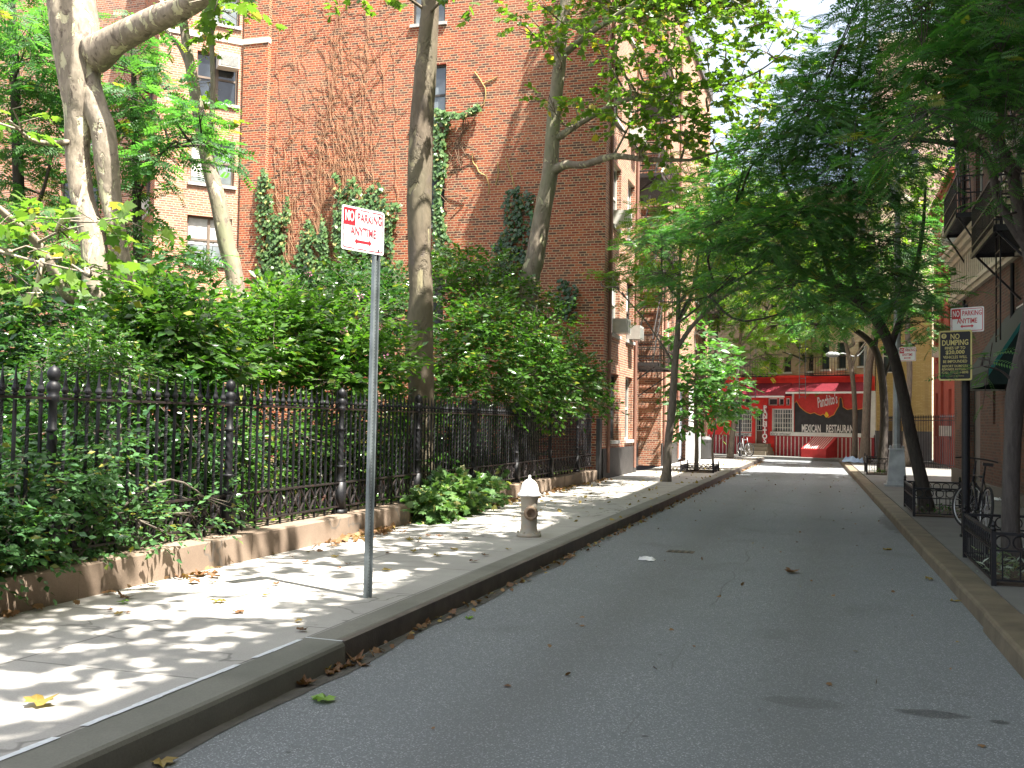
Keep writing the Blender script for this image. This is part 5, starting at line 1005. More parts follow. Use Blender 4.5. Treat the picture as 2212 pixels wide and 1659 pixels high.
y = 17.6
while y < 26.3: l = rg.uniform(.55, 1.2); block(y, min(y+l, 26.6), -5.84+rg.uniform(-.015, .015), .42+rg.uniform(-.02, .012)); y += l+.012
FEN = thing('iron_fence', 'black iron fence with spear points, twisted bars and turned posts along the garden', 'fence', (-5.98, 7, .42))
FXX = -5.99; PY = [6.92+2.58*k for k in range(-2, 9)]
b = MB()
for zz, h_ in ((1.735, .022), (.80, .02), (.50, .02)):
    b.obox((FXX-.022, PY[0], zz), (.044, 0, 0), (0, 26.75-PY[0], 0), (0, 0, h_))
b.build('rail', iron('rusty_rail', (.018, .013, .012), .9), FEN)
for y in PY:
    if y > 26.6: continue
    b = MB()
    b.box(FXX-.075, FXX+.075, y-.075, y+.075, .40, .47); b.box(FXX-.06, FXX+.06, y-.06, y+.06, .47, .82)
    b.lathe((FXX, y, .82), [(.062, 0), (.045, .02), (.045, .18), (.056, .185), (.056, .205), (.040, .21)], 14)
    N = 26; i0 = len(b.v); ns = 14
    for k in range(N+1):
        z = 1.03+.44*k/N
        for j in range(ns): a = 2*math.pi*j/ns; r = .038*(1+.13*math.sin(3*a+k*1.1)); b.v.append((FXX+r*math.cos(a), y+r*math.sin(a), z))
    for k in range(N):
        for j in range(ns): p = i0+k*ns+j; q = i0+k*ns+(j+1) % ns; b.f.append((p, q, q+ns, p+ns))
    b.lathe((FXX, y, 1.47), [(.038, 0), (.048, .01), (.048, .03), (.036, .04), (.034, .24), (.05, .25), (.05, .30), (.04, .31), (.052, .34), (.058, .37), (.046, .40), (.030, .42), (.040, .43), (.052, .46), (.052, .49), (.038, .52), (.015, .535), (.001, .55)], 14)
    b.build('post', IRON, FEN, smooth=True)
# pickets: plain square and twisted alternate, each with a spear head
def picket(y, tw, lean=0):
    b = MB(); s = .011
    if tw:
        N = 56; i0 = len(b.v)
        for k in range(N+1):
            z = .50+1.23*k/N; a0 = k*.42
            for j in range(4): a = a0+math.pi/4+math.pi/2*j; b.v.append((FXX+s*1.5*math.cos(a), y+s*1.5*math.sin(a)+lean*math.sin(math.pi*k/N), z))
        for k in range(N):
            for j in range(4): p = i0+k*4+j; q = i0+k*4+(j+1) % 4; b.f.append((p, q, q+4, p+4))
    else:
        N = 6; i0 = len(b.v)
        for k in range(N+1):
            z = .42+1.31*k/N
            for dx, dy in ((-s, -s), (s, -s), (s, s), (-s, s)): b.v.append((FXX+dx, y+dy+lean*math.sin(math.pi*k/N), z))
        for k in range(N):
            for j in range(4): p = i0+k*4+j; q = i0+k*4+(j+1) % 4; b.f.append((p, q, q+4, p+4))
    b.lathe((FXX, y, 1.757), [(.014, 0), (.024, .008), (.024, .022), (.015, .03), (.028, .045), (.030, .06), (.018, .09), (.012, .14), (.006, .20), (.001, .235)], 8)
    return b
ys = []
for a, c in zip(PY[:-1], PY[1:]):
    for k in range(1, 19): ys.append((a+(c-a)*k/19, k))
ys = [t for t in ys if 5.3 < t[0] < 26.6]
for i, (y, k) in enumerate(ys[:96]): picket(y, k % 2, rg.normal()*.004).build('picket', IRON, FEN)
b = MB()
for y, k in ys[96:]: q = picket(y, k % 2); i0 = len(b.v); b.v += q.v; b.f += [tuple(i0+j for j in f) for f in q.f]
o = b.build('far_pickets', IRON, FEN); o['kind'] = 'stuff'
RI = iron('lattice_iron', (.022, .016, .015), .8)
for pa, pc in zip(PY[:-1], PY[1:]):
    if pc < 5 or pa > 26.5: continue
    b = MB(); n = 10; e = min(pc, 26.7)
    for k in range(n):
        y0, y1 = pa+.06+(pc-pa-.12)*k/n, pa+.06+(pc-pa-.12)*(k+1)/n
        if y1 > e: break
        b.bar((FXX, y0, .52), (FXX, y1, .80), .012, .02, up=(1, 0, 0)); b.bar((FXX+.002, y0, .80), (FXX+.002, y1, .52), .012, .02, up=(1, 0, 0))
        b.lathe((FXX-.012, (y0+y1)/2, .66), [(.03, 0), (.03, .02), (.018, .032), (.001, .036)], 8, ax=(1, 0, 0)); b.bar((FXX, y0, .53), (FXX, y0, .79), .012)
    b.build('lattice_panel', RI, FEN)
b = MB(); b.box(-5.9, -5.8, 26.7, 26.98, .14, 1.75); tag(b.build('gate_pier', plain('dark_pier', (.03, .03, .03))), 'dark square pier closing the far end of the iron fence', 'post')

# ------------------------------------------------------------------ fire hydrant
HC = V((-3.74, 12.99, .145)); HY = thing('fire_hydrant', 'sun bleached fire hydrant with white domed cap and open nozzle', 'hydrant', HC)
t_ = NT('hydrant_paint'); p_ = t_.pos(); t_.set(t_.b.inputs['Base Color'], t_.mix(t_.ramp(t_.noise(p_, 14, 5), [(.5, 0), (.62, .8)]), (.42, .38, .31), (.46, .37, .28))); t_.b.inputs['Roughness'].default_value = .55; HP = t_.m
WP = plain('white_cap_paint', (.78, .77, .74), .5, var=.04)
b = MB(); b.lathe(HC, [(.155, 0), (.16, .02), (.155, .045), (.12, .055), (.112, .08), (.104, .14), (.104, .40), (.112, .47), (.125, .51), (.15, .525)], 24); b.build('barrel', HP, HY, smooth=True)
for i in range(6): a = i*math.pi/3+.3; b = MB(); b.lathe(HC+V((.138*math.cos(a), .138*math.sin(a), .045)), [(.016, 0), (.016, .018), (.008, .03)], 6); b.build('bolt', HP, HY)
b = MB(); b.lathe(HC+V((0, 0, .52)), [(.155, 0), (.16, .015), (.148, .03), (.128, .05), (.118, .09), (.108, .13), (.088, .17), (.058, .20), (.030, .215), (.022, .222), (.016, .228), (.016, .262), (.010, .27)], 24, fn=lambda t, z: 1+.02*math.cos(6*t)*(z < .04)); b.build('cap', WP, HY, smooth=True)
nd = V((.42, -.9, 0)).normalized(); nc = HC+V((0, 0, .31))
b = MB(); b.lathe(nc+nd*.08, [(.075, 0), (.078, .035), (.09, .045), (.092, .075), (.078, .085), (.076, .12), (.056, .122), (.052, .05), (.001, .045)], 20, ax=nd); b.build('nozzle', plain('nozzle_rust', (.30, .21, .14), .6, var=.35, scale=20), HY, smooth=True)
b = MB(); b.lathe(nc+nd.cross(V((0, 0, 1)))*.085+nd*.10, [(.018, 0), (.018, .04), (.010, .05)], 8, ax=nd.cross(V((0, 0, 1)))); b.build('lug', HP, HY)

# ------------------------------------------------------------------ traffic signs
SWH = plain('sign_white', (.74, .74, .72), .35, var=.03); SRED = plain('sign_red', (.50, .02, .03), .4, var=.05); SFADE = plain('faded_red', (.42, .06, .08), .5, var=.25, scale=40)
def rrect(w, h, r, n=5):
    pts = []
    for cx, cy, a0 in ((w/2-r, h/2-r, 0), (-w/2+r, h/2-r, 90), (-w/2+r, -h/2+r, 180), (w/2-r, -h/2+r, 270)):
        for i in range(n+1): a = R_(a0+90*i/n); pts.append((cx+r*math.cos(a), cy+r*math.sin(a)))
    return pts
def plate(name, c, x, n, w, h, th, m, parent, r=.02):
    c, x, n = V(c), V(x).normalized(), V(n).normalized(); b = MB(); b.prism([c+x*a+UP*z for a, z in rrect(w, h, r)], -n*th); return b.build(name, m, parent)
def border(c, x, n, w, h, th, m, parent, gaps=False, name='border'):
    c, x, n = V(c), V(x).normalized(), V(n).normalized(); b = MB(); o_ = rrect(w, h, .018); i_ = rrect(w-2*th, h-2*th, .014); k = len(o_)
    for j in range(k):
        a, d = o_[j], o_[(j+1) % k]; e, f = i_[j], i_[(j+1) % k]; S = 1 if math.hypot(a[0]-d[0], a[1]-d[1]) < .05 else 6
        for q in range(S):
            if gaps and S > 1 and q in (1, 3) : t0, t1 = q/S, (q+.55)/S
            else: t0, t1 = q/S, (q+1)/S
            L_ = lambda u_, v_, t: c+x*(u_[0]+(v_[0]-u_[0])*t)+UP*(u_[1]+(v_[1]-u_[1])*t)+n*.0012
            b.quad(L_(a, d, t0), L_(a, d, t1), L_(e, f, t1), L_(e, f, t0))
    b.build(name, m, parent)
def no_parking(c, x, n, parent, faded=False, w=.457, h=.36, name='sign'):
    c, x, n = V(c), V(x).normalized(), V(n).normalized(); m = SRED if not faded else SFADE
    S = plate(name, c, x, n, w, h, .003, SWH, parent); border(c, x, n, w-.03, h-.03, .009, m, S, faded)
    plate('red_block', c-x*(w/2-.018-.062)+UP*(h/2-.018-.068)+n*.0016, x, n, .124, .136, .001, SRED, S, .004)
    text('NO', .120, SWH, S, c-x*(w/2-.080)+UP*(h/2-.086)+n*.003, x, UP, n, w=.092, bold=.0015)
    text('PARKING', .098, m, S, c+x*.068+UP*(h/2-.082)+n*.0026, x, UP, n, w=.262, bold=.001)
    text('ANYTIME', .098, m, S, c+UP*-.018+n*.0026, x, UP, n, w=.275, bold=.001)
    b = MB(); ar = [(-.092, 0), (-.062, .026), (-.062, .010), (.062, .010), (.062, .026), (.092, 0), (.062, -.026), (.062, -.010), (-.062, -.010), (-.062, -.026)]
    b.prism([c+x*a+UP*(z-h/2+.082)+n*.0026 for a, z in ar], -n*.001); b.build('arrow', SRED, S)
    return S
GALV = plain('galvanised_steel', (.20, .23, .235), .45, metal=.5, var=.25, scale=8)
A0 = V((-3.66, 7.95, .145)); xs_ = V((.405, .913, 0)).normalized(); ns_ = V((.913, -.405, 0))
SPt = thing('sign_post', 'leftmost no parking sign, sunlit and scratched, on a perforated steel post', 'sign', A0)
b = MB(); TP = V((0, 0, 1)); lean = V((.006, 0, 0)); hpost = 3.22; 
pf = [(-.03, -.004), (-.024, .016), (-.012, .02), (-.008, .004), (.008, .004), (.012, .02), (.024, .016), (.03, -.004), (.026, -.006), (.012, -.002), (-.012, -.002), (-.026, -.006)]
b.prism([A0 + xs_*a*1.35 + ns_*(q-.01)*1.35 for a, q in pf], V((.012, 0, hpost))); PO = b.build('post', GALV, SPt)
b = MB()
for k in range(120): b.lathe(A0+V((.0001*k, 0, .06+k*.0265))-ns_*.006, [(.0055, 0), (.0055, .0032)], 6, ax=ns_)
b.build('perforation', plain('hole_dark', (.01, .01, .01)), PO)
cS = aY(773, 495, 8.0); cS = A0 + V((.01, 0, 0)) - xs_*.17 + V((0, 0, cS.z-.20)) + ns_*.017
S = no_parking(cS, xs_, ns_, SPt, True)
plate('sticker', cS+xs_*.045+UP*.035+ns_*.003, xs_, ns_, .05, .045, .0006, plain('pale_blue_sticker', (.42, .68, .78), .5), S, .003)
for dz in (.14, -.14): b = MB(); b.lathe(cS+xs_*.17+UP*dz+ns_*.001, [(.009, 0), (.009, .006), (.004, .009)], 8, ax=ns_); b.build('bolt', GALV, S)
# right post with two signs
B0 = V((1.76, 15.6, .14)); SP2 = thing('sign_post', 'black post by the bicycle with white no parking sign above black no dumping sign', 'sign', B0)
BLK = iron('black_post_paint', (.010, .010, .012), .15)
b = MB(); b.lathe(B0, [(.075, 0), (.075, .04), (.055, .05), (.055, 2.2), (.035, 2.22), (.03, 3.2), (.001, 3.21)], 14); b.build('post', BLK, SP2)
xr = V((.80, -.45, 0)).normalized(); nr = V((-.45, -.80, 0)).normalized()
c1 = aY(2091, 691, 15.5); no_parking(c1+nr*.03, xr, nr, SP2, h=.34)
c2 = aY(2066, 768, 15.45)+nr*.04; GOLD = plain('sign_gold', (.50, .42, .13), .4, var=.05); SBK = plain('sign_black', (.006, .006, .007), .6, var=.1)
D_ = plate('sign', c2, xr, nr, .46, .69, .003, GOLD, SP2, .03); plate('black_field', c2+nr*.0016, xr, nr, .415, .645, .001, SBK, D_, .02)
for s_, z, sz_, sx_, bd in [('NO', .255, .105, .125, .002), ('DUMPING', .172, .105, .36, .002), ('FINES UP TO', .10, .055, .28, .001), ('$20,000', .042, .072, .26, .0015), ('VEHICLES WILL', -.025, .055, .33, .0005), ('BE IMPOUNDED', -.085, .055, .33, .0005), ('REPORT DUMPERS', -.148, .046, .35, .0005), ('REWARDS AVAILABLE', -.192, .046, .36, .0005), ('CALL (212)219-8090', -.236, .046, .36, .0005), ('NYC DEPT OF SANITATION', -.285, .020, .24, 0)]:
    text(s_, sz_, GOLD, D_, c2+UP*z+nr*.0028+(xr*.0 if z < .25 else xr*0), xr, UP, nr, w=sx_, bold=bd)
b = MB(); b.lathe(c2-xr*.155+UP*.27+nr*.0016, [(.036, 0), (.036, .001)], 20, ax=nr); b.build('emblem', GOLD, D_)
b = MB(); o_ = c2-xr*.155+UP*.27+nr*.0028; b.prism([o_+UP*.024-xr*.003, o_+UP*.024+xr*.003, o_-UP*.024+xr*.003, o_-UP*.024-xr*.003], nr*.0008)
b.torus(o_+UP*.008, .012, .002, nr, 14, 4); b.build('emblem_mark', SBK, D_)
# far no dumping and no parking on a thin post
F0 = V((.67, 55.6, .16)); SP3 = thing('sign_post', 'distant thin post with small gold on black no dumping sign before the mural', 'sign', F0)
b = MB(); b.tube([F0, F0+V((0, 0, 3.2))], .035, 8); b.build('post', BLK, SP3); xf = V((1, -.1, 0)).normalized(); nf = V((-.1, -1, 0)).normalized()
cf = F0+V((-.1, -.05, 2.45)); D3 = plate('sign', cf, xf, nf, .46, .69, .003, GOLD, SP3, .03); plate('black_field', cf+nf*.0016, xf, nf, .40, .63, .001, SBK, D3, .02)
for s_, z, q_ in [('NO', .24, .10), ('DUMPING', .16, .09), ('FINES UP TO', .08, .055), ('$20,000', .02, .07), ('VEHICLES WILL', -.05, .05), ('BE IMPOUNDED', -.11, .05), ('REPORT DUMPERS', -.17, .045), ('REWARDS AVAILABLE', -.22, .045)]: text(s_, q_, GOLD, D3, cf+UP*z+nf*.003, xf, UP, nf, w=.30 if s_ != 'NO' else .12)
no_parking(F0+V((.28, -.05, 3.05)), xf, nf, SP3)

# ------------------------------------------------------------------ street lamps
L0 = V((1.58, 28.5, .14)); LP = thing('street_lamp', 'grey octagonal lamp post on a tapered base on the right pavement', 'street lamp', L0)
LG = plain('lamp_grey', (.27, .285, .29), .5, metal=.3, var=.25, scale=3)
b = MB()
for z0_, z1_, w0, w1 in ((0, .05, .30, .30), (.05, .13, .25, .235), (.13, .92, .225, .175), (.92, .97, .19, .19)):
    q0 = [(L0.x+a*w0, L0.y+c*w0, L0.z+z0_) for a, c in ((-1, -1), (1, -1), (1, 1), (-1, 1))]; q1 = [(L0.x+a*w1, L0.y+c*w1, L0.z+z1_) for a, c in ((-1, -1), (1, -1), (1, 1), (-1, 1))]
    b.poly(q0); b.poly(q1)
    for k in range(4): b.quad(q0[k], q0[(k+1) % 4], q1[(k+1) % 4], q1[k])
b.build('base', plain('lamp_base_paint', (.33, .345, .36), .6, var=.3, scale=3), LP)
for a, c in ((-1, -1), (1, -1), (1, 1), (-1, 1)): b = MB(); b.lathe(L0+V((a*.15, c*.15, .97)), [(.025, 0), (.025, .05), (.012, .07)], 6); b.build('bolt', LG, LP)
b = MB(); b.lathe(L0+V((0, 0, .97)), [(.115, 0), (.115, .08), (.10, .10), (.088, 3), (.07, 7.15), (.05, 7.18)], 8); b.build('pole', LG, LP)
b = MB(); b.box(L0.x-.2, L0.x+.02, L0.y-.1, L0.y+.1, 7.35, 7.95); b.build('control_box', LG, LP)
no_parking(aY(1960, 765, 28.3), (.85, -.5, 0), (-.5, -.85, 0), LP)
b = MB(); b.tube(catmull([L0+V((0, 0, 7.9)), L0+V((-.4, 0, 8.4)), L0+V((-1.4, 0, 8.65)), L0+V((-2.2, 0, 8.6))], 5), .03, 6); AR = b.build('arm', LG, LP)
b = MB(); b.lathe(L0+V((-2.15, 0, 8.58)), [(.03, 0), (.10, .1), (.15, .3), (.13, .5), (.04, .62)], 12, ax=(-1, 0, 0), fn=lambda t, z: 1-.25*math.sin(t)); b.build('lamp_head', LG, AR)
L2 = aY(1858, 990, 50); L2 = V((L2.x+.2, 50, .15)); LQ = thing('street_lamp', 'far street lamp whose cobra head reaches left in front of the tan brick', 'street lamp', L2)
b = MB(); b.lathe(L2, [(.14, 0), (.12, .8), (.08, .85), (.06, 5.2)], 8); b.build('pole', LG, LQ)
e_ = aY(1802, 766, 49.5); s_ = aY(1850, 770, 50); b = MB(); b.tube(catmull([L2+V((0, 0, 5.1)), s_, e_+V((.4, 0, .05)), e_+V((.2, 0, 0))], 5), .03, 6); AR = b.build('arm', LG, LQ)
b = MB(); b.lathe(e_+V((.25, 0, 0)), [(.03, 0), (.10, .1), (.14, .3), (.12, .5), (.04, .62)], 12, ax=(-1, 0, 0)); b.build('lamp_head', LG, AR)

# ------------------------------------------------------------------ iron tree guards
def guard(label, x0, x1, y0, y1, h, m=IRON, plants=None, z=.14, finial=False):
    t = thing('tree_guard', label, 'tree guard', ((x0+x1)/2, (y0+y1)/2, z), 'iron guards round the pavement trees'); cs = [(x0, y0), (x1, y0), (x1, y1), (x0, y1)]
    s = MB(); s.box(x0+.03, x1-.03, y0+.03, y1-.03, z, z+.03); s.build('soil', plain('soil', (.07, .052, .036), .95, var=.4, scale=4, bump=.6), t)
    for (ax, ay) in cs:
        b = MB(); b.box(ax-.022, ax+.022, ay-.022, ay+.022, z, z+h+.02)
        b.lathe((ax, ay, z+h+.02), [(.02, 0), (.028, .02), (.016, .04), (.026, .06), (.012, .09), (.001, .10)], 8); b.build('post', m, t)
    for k in range(4):
        (ax, ay), (bx, by) = cs[k], cs[(k+1) % 4]; A_, B_ = V((ax, ay, 0)), V((bx, by, 0)); d = (B_-A_); L = d.length; d.normalize(); n = V((d.y, -d.x, 0)); r = .068; b = MB()
        for zz in (z+h, z+h-.16, z+.06): b.bar(A_+UP*zz, B_+UP*zz, .028 if zz > z+h-.01 else .018)
        cnt = max(2, round(L/(2*r+.012)))
        for i in range(cnt): c = A_+d*(L*(i+.5)/cnt)+UP*(z+h-.08); b.torus(c, r-.006, .008, n, 14, 5)
        for i in range(cnt): c = A_+d*(L*(i+.5)/cnt); b.bar(c+UP*(z+.06), c+UP*(z+h-.16), .013)
        b.build('side_panel', m, t)
    return t
guard('nearest black iron tree guard with rings, silvery plants growing inside', 1.47, 2.55, 10.85, 13.1, .50)
guard('black iron tree guard round the leaning locust, middle of the three on the right', 1.32, 2.28, 18.8, 21.1, .48)
guard('far black iron tree guard round the dark trunk in the distance', 1.05, 1.95, 34.8, 37.0, .52)
guard('low black guard round the young trees on the left pavement', -4.5, -3.5, 32.6, 34.2, .22)
rr = np.random.default_rng(6); n = 420; C = np.stack([rr.uniform(1.55, 2.5, n), rr.uniform(10.95, 13, n), .17+rr.random(n)*.14], 1); D = rr.normal(size=(n, 3)); D[:, 2] = abs(D[:, 2])*.6; N = rr.normal(scale=.5, size=(n, 3)); N[:, 2] = 1
SILV = leafmat('silver_leaf', (.16, .22, .20), (.30, .36, .33), (.35, .3, .15), trans=.2, rare=.06)
for i, (px, py, lab) in enumerate([(1.62, 11.1, 'silvery leafy plant at the near corner inside the nearest tree guard'), (2.0, 11.15, 'silvery plant in the nearest tree guard right in front of the trunk'), (1.7, 12.1, 'silvery plant behind the long side of the nearest tree guard'), (2.35, 11.3, 'silvery plant at the right end inside the nearest tree guard')]):
    n = 90; C = np.stack([px+rr.normal(scale=.10, size=n), py+rr.normal(scale=.10, size=n), .19+rr.random(n)*.16], 1); D = rr.normal(size=(n, 3)); D[:, 2] = abs(D[:, 2]); N = rr.normal(scale=.5, size=(n, 3)); N[:, 2] = 1
    tag(leafmesh('silver_plant', C, D, N, rr.uniform(.06, .12, n), NARROW, SILV), lab, 'plant', 'silvery plants inside the nearest guard')
for (px, py, lab) in [(1.6, 19.2, 'small leafy weeds inside the middle tree guard'), (1.45, 35.4, 'small leafy weeds inside the far tree guard')]:
    n = 160; C = np.stack([px+rr.uniform(-.2, .6, n), py+rr.uniform(-.3, 1.3, n), .17+rr.random(n)*.12], 1); D = rr.normal(size=(n, 3)); N = rr.normal(scale=.5, size=(n, 3)); N[:, 2] = 1
    tag(leafmesh('weeds', C, D, N, rr.uniform(.05, .1, n), NARROW, LM_DK), lab, 'weeds')

# ------------------------------------------------------------------ bicycles
def bike(label, pos, yaw, lean, col, saddle=(.02, .02, .02), turn=.35):
    t = thing('bicycle', label, 'bicycle', pos); rot = Matrix.Rotation(yaw, 4, 'Z') @ Matrix.Rotation(lean, 4, 'X'); pos = V(pos)
    T = lambda x, y, z: pos + (rot @ V((x, y, z)))
    ny = rot.to_3x3() @ V((0, 1, 0)); fm = plain('bike_frame_'+str(col), col, .35, metal=.3); tyre = plain('tyre_rubber', (.02, .02, .02), .8); rim = plain('bright_metal', (.6, .6, .6), .3, metal=.8)
    fd = rot.to_3x3() @ V((math.sin(turn)*-1, math.cos(turn), 0))
    for x, nn in ((-.52, ny), (.52, fd)):
        b = MB(); b.torus(T(x, 0, .34), .325, .020, nn, 32, 8); W = b.build('wheel', tyre, t, smooth=True)
        b = MB(); b.torus(T(x, 0, .34), .30, .010, nn, 32, 6); b.build('rim', rim, W, smooth=True)
        b = MB(); c = T(x, 0, .34); a = nn.cross(V((0, 0, 1))).normalized(); e = a.cross(nn)
        for k in range(18): an = k*math.pi/9; b.tube([c+nn*.02*(-1)**k, c+(a*math.cos(an)+e*math.sin(an))*.295], .0018, 3)
        b.tube([c-nn*.05, c+nn*.05], .02, 8); b.build('spokes', rim, W)
    b = MB(); s, hd, bb, rr_ = T(-.18, 0, .86), T(.40, 0, .84), T(-.06, 0, .29), T(-.52, 0, .34)
    for p, q, r in ((s, bb, .016), (T(-.16, 0, .80), T(.39, 0, .80), .016), (bb, T(.41, 0, .70), .018), (T(.39, 0, .92), T(.43, 0, .64), .018)): b.tube([p, q], r, 8)
    for w_ in (-.045, .045): b.tube([T(-.52, w_, .34), T(-.155, w_*.3, .76)], .009, 6); b.tube([T(-.52, w_, .34), T(-.07, w_*.6, .29)], .009, 6); b.tube([T(.43, w_*.6, .66), T(.52, w_, .34)], .012, 6)
    b.build('frame', fm, t, smooth=True)
    b = MB(); b.tube([s, T(-.20, 0, .96)], .012, 8); b.prism([T(-.34, .07, .965), T(-.34, -.07, .965), T(-.20, -.05, .965), T(-.05, -.016, .965), T(-.05, .016, .965), T(-.20, .05, .965)], (rot.to_3x3() @ V((0, 0, .045)))); b.build('saddle', plain('saddle_black', saddle, .5), t)
    b = MB(); b.tube([T(.38, 0, .9), T(.37, 0, 1.02)], .012, 6); b.tube(catmull([T(.33, -.30, 1.03), T(.38, -.14, 1.05), T(.38, .14, 1.05), T(.33, .30, 1.03)], 4), .012, 6); b.build('handlebar', tyre, t)
    for w_, dz, dx in ((.10, -.12, .1), (-.10, .12, -.1)):
        b = MB(); b.tube([T(-.06, w_*.6, .29), T(-.06+dx, w_*.8, .29+dz)], .010, 6); c = T(-.06+dx, w_*1.2, .29+dz); b.obox(c-rot.to_3x3() @ V((.045, .04, .01)), rot.to_3x3() @ V((.09, 0, 0)), rot.to_3x3() @ V((0, .08, 0)), rot.to_3x3() @ V((0, 0, .02))); b.build('pedal', rim, t)
    b = MB(); b.torus(T(-.06, .05, .29), .095, .006, ny, 24, 5); b.torus(T(-.52, .05, .34), .04, .006, ny, 16, 5); b.tube([T(-.06, .05, .385), T(-.52, .05, .38)], .005, 4); b.tube([T(-.06, .05, .195), T(-.52, .05, .30)], .005, 4); b.build('chain', tyre, t)
    return t
bike('dark bicycle with white grips leaning on the black sign post on the right', (1.98, 16.5, .145), R_(96), R_(6), (.02, .02, .025), turn=.5)
bike('pale bicycle leaning on a thin black post on the far left pavement', (-4.02, 51.3, .15), R_(-62), R_(4), (.45, .47, .48))
b = MB(); b.tube([(-4.3, 51.8, .15), (-4.3, 51.8, 3.3)], .05, 8); tag(b.build('street_pole', BLK), 'thin black pole beside the pale bicycle far down the left pavement', 'pole')
# dark bin and planter by the white house
BN = thing('litter_bin', 'dark round litter bin on the left pavement by the last brick front', 'bin', (-5.2, 45.5, .15)); b = MB(); b.lathe((-5.2, 45.5, .15), [(.24, 0), (.26, .05), (.28, .75), (.30, .78), (.30, .84), (.24, .86)], 16); b.build('drum', plain('bin_dark', (.03, .03, .03), .5), BN)
b = MB(); b.lathe((-5.2, 45.5, 1.01), [(.24, 0), (.2, .08), (.08, .13), (.01, .14)], 16); b.build('lid', plain('bin_lid', (.10, .10, .10), .5), BN)
UB = thing('utility_cabinet', 'light grey utility cabinet standing against the left brick front', 'cabinet', (-5.45, 44.0, .15)); b = MB(); b.box(-5.75, -5.2, 43.0, 43.5, .15, 1.3); b.build('case', plain('cabinet_grey', (.42, .43, .43), .5), UB)
b = MB(); b.box(-5.195, -5.19, 43.05, 43.45, .25, 1.2); b.build('door', plain('cabinet_door', (.36, .37, .37), .5), UB)
# litter
pp = gp(1397, 1211, 0.0)
def crumple(name, label, cat, c, w, l, h, m, seed, yaw=0, ny=6):
    rng = np.random.default_rng(seed); b = MB(); g = [[None]*(ny+1) for _ in range(7)]
    for i in range(7):
        for j in range(ny+1):
            x, y = (i/6-.5)*w, (j/ny-.5)*l; z = h*(.25+rng.random()*.75)*(1 if 0 < i < 6 and 0 < j < ny else .25); g[i][j] = V(c)+V((x*math.cos(yaw)-y*math.sin(yaw)+rng.normal()*w*.03, x*math.sin(yaw)+y*math.cos(yaw)+rng.normal()*l*.03, z))
    for i in range(6):
        for j in range(ny): b.quad(g[i][j], g[i+1][j], g[i+1][j+1], g[i][j+1])
    o = b.build(name, m); return tag(o, label, cat)
crumple('paper_wrapper', 'crumpled white paper wrapper lying on the road', 'litter', (pp.x, pp.y, .003), .20, .12, .05, WHITE, 1)
q = gp(1835, 990, .15); crumple('plastic_bag', 'pale blue plastic bag on the kerb at the foot of the twin stemmed tree', 'bag', (.85, 46.2, .14), .9, .6, .3, plain('blue_plastic', (.35, .50, .72), .4), 2)
q = gp(2160, 1081, .15); crumple('paper_cup', 'crushed white wrapper at the foot of the dark brick wall', 'litter', (q.x-.05, q.y, .146), .16, .22, .07, WHITE, 3)
# covers in the road
q = gp(1470, 1192, 0); CV = thing('utility_cover', 'small rectangular brown iron cover set in the road', 'cover', (q.x, q.y, .004)); b = MB(); b.box(q.x-.17, q.x+.17, q.y-.11, q.y+.11, -.01, .005); b.build('plate', plain('brown_cover', (.10, .075, .05), .7, var=.3), CV)
b = MB()
for i in range(4): b.box(q.x-.15+.08*i, q.x-.11+.08*i, q.y-.09, q.y+.09, .0052, .009)
b.build('ribs', plain('brown_cover_rib', (.05, .042, .034), .7), CV)
q = gp(1640, 1722, 0); CV = thing('manhole_cover', 'round iron manhole cover at the bottom edge of the road', 'cover', (q.x, q.y, .004)); b = MB(); b.lathe((q.x, q.y, -.01), [(.31, 0), (.31, .016), (.27, .018), (.0001, .018)], 28); b.build('cover_plate', plain('manhole_iron', (.05, .04, .035), .6, var=.3), CV)

# ------------------------------------------------------------------ fallen leaves
BRN = leafmat('dead_leaf_brown', (.13, .065, .03), (.22, .13, .065), (.24, .18, .05), trans=.1, rare=.1, gloss=.6); YLW = leafmat('dead_leaf_yellow', (.22, .16, .04), (.32, .24, .06), trans=.15, rare=0, gloss=.5); GRN = leafmat('fallen_green_leaf', (.16, .30, .05), (.2, .34, .06), trans=.15, rare=0, gloss=.5)
def fallen(u, v, z, size, m, label, group=None, curl=.25, rng=np.random.default_rng(33)):
    c = gp(u, v, z); sv = PLANE[0].copy(); th = rng.uniform(0, 6.28); rx = sv[:, 0]-.4
    sv[:, 1] *= rng.uniform(.6, 1); sv[:, 2] += curl*(rx**2*1.2 + sv[:, 1]**2*rng.uniform(.5, 2.2))*.8 + rng.normal(scale=.05, size=len(sv)) + .02; sv[:, 0] = rx
    co, si = math.cos(th), math.sin(th); b = MB(); b.v = [(c.x+size*(x*co-y*si), c.y+size*(x*si+y*co), z+.004+size*max(0, zz-sv[:, 2].min())) for x, y, zz in sv]; b.f = PLANE[1]
    o = b.build('fallen_leaf', m); return tag(o, label, 'leaf', group)
fallen(695, 1515, 0, .16, GRN, 'green fallen plane leaf lying flat on the road near the kerb joint', curl=.05)
fallen(690, 1452, 0, .15, YLW, 'yellow green leaf propped against the kerb face', curl=1.2)
fallen(1710, 1238, 0, .17, BRN, 'single orange brown leaf in the middle of the road', curl=.8)
fallen(355, 1652, 0, .13, YLW, 'yellow leaf in the gutter at the bottom edge', curl=.3)
fallen(90, 1523, .15, .17, YLW, 'curled yellow brown leaf on the bright pavement at lower left', curl=.9)
fallen(265, 1303, .15, .10, GRN, 'small green leaf on the pavement near the low wall', curl=.4)
fallen(470, 1301, .15, .14, YLW, 'yellow leaf on the pavement in front of the turned fence post', curl=.3)
fallen(1015, 1337, 0, .09, GRN, 'small grey green leaf on the road beyond the kerb joint', curl=.2)
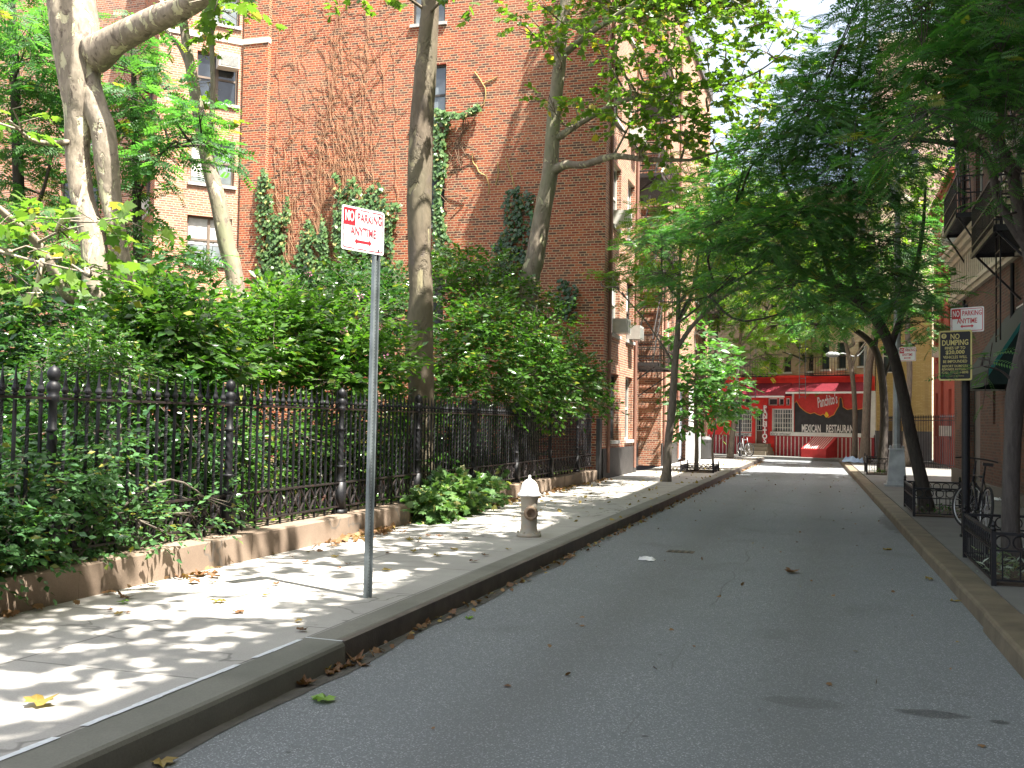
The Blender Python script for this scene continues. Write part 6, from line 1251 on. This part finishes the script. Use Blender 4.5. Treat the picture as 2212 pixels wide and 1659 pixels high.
fallen(1095, 1484, 0, .05, BRN, 'tiny brown leaf alone in the middle foreground road', curl=.3)
fallen(1918, 1188, 0, .13, YLW, 'pale leaf on the road near the right kerb, the farther of two', curl=.2); fallen(2007, 1253, 0, .13, YLW, 'pale leaf on the road near the right kerb, the nearer of two', curl=.2); fallen(2065, 1300, 0, .10, YLW, 'pale leaf close to the right kerb joint', curl=.2)
rg = np.random.default_rng(17)
for i, (u, v) in enumerate([(770, 1432), (755, 1440), (738, 1446), (725, 1452), (712, 1460), (784, 1438), (665, 1482), (650, 1484)]): fallen(u, v, 0, rg.uniform(.08, .13), BRN, 'curled brown leaf in the gutter pile beside the kerb joint', 'brown leaves piled at the kerb joint', curl=1.3)
for i in range(9): fallen(rg.uniform(370, 480), rg.uniform(1240, 1262), .15, rg.uniform(.07, .15), BRN, 'brown leaf among those strewn below the low wall under the turned post', 'leaves below the low wall', curl=1.0)
for i in range(34):
    u, v = rg.uniform(450, 820), 0; y = rg.uniform(6.5, 13.5); x = rg.uniform(-5.7, -3.4); sc_ = V((x, y, .15)); c = M3.transposed() @ (sc_-O0); fallen(1106-c.x/c.z*2250, 829.5+c.y/c.z*2250, .15, rg.uniform(.05, .12), (BRN, YLW)[i % 3 == 0], 'small dry leaf scattered on the sunny left pavement', 'dry leaves scattered on the left pavement', curl=.8)
def drift(n, f, s0, s1, m, seed):
    rr = np.random.default_rng(seed); C = np.array([f(rr) for _ in range(n)]); D = rr.normal(size=(n, 3)); D[:, 2] *= .45; N = rr.normal(scale=.6, size=(n, 3)); N[:, 2] = 1; return leafmesh('leaf_litter', C, D, N, rr.uniform(s0, s1, n), PLANE, m)
tag(drift(620, lambda r: (KL+.03+abs(r.normal())*.06, 6.6+r.random()*42, .02+r.random()*.015), .02, .07, BRN, 1), kind='stuff')
tag(drift(520, lambda r: (-5.72+abs(r.normal())*.13, r.choice([r.uniform(5, 27), r.normal(12.3, .5), r.normal(17, 1.3), r.uniform(18, 27)]), .165+r.random()*.02), .04, .10, BRN, 2), kind='stuff')
tag(drift(260, lambda r: (r.uniform(-5.6, -3.1), r.uniform(14, 46), .16), .03, .09, YLW, 3), kind='stuff')
tag(drift(220, lambda r: (r.uniform(-2.9, 1.0), r.uniform(5, 50), .008), .015, .05, BRN, 4), kind='stuff')
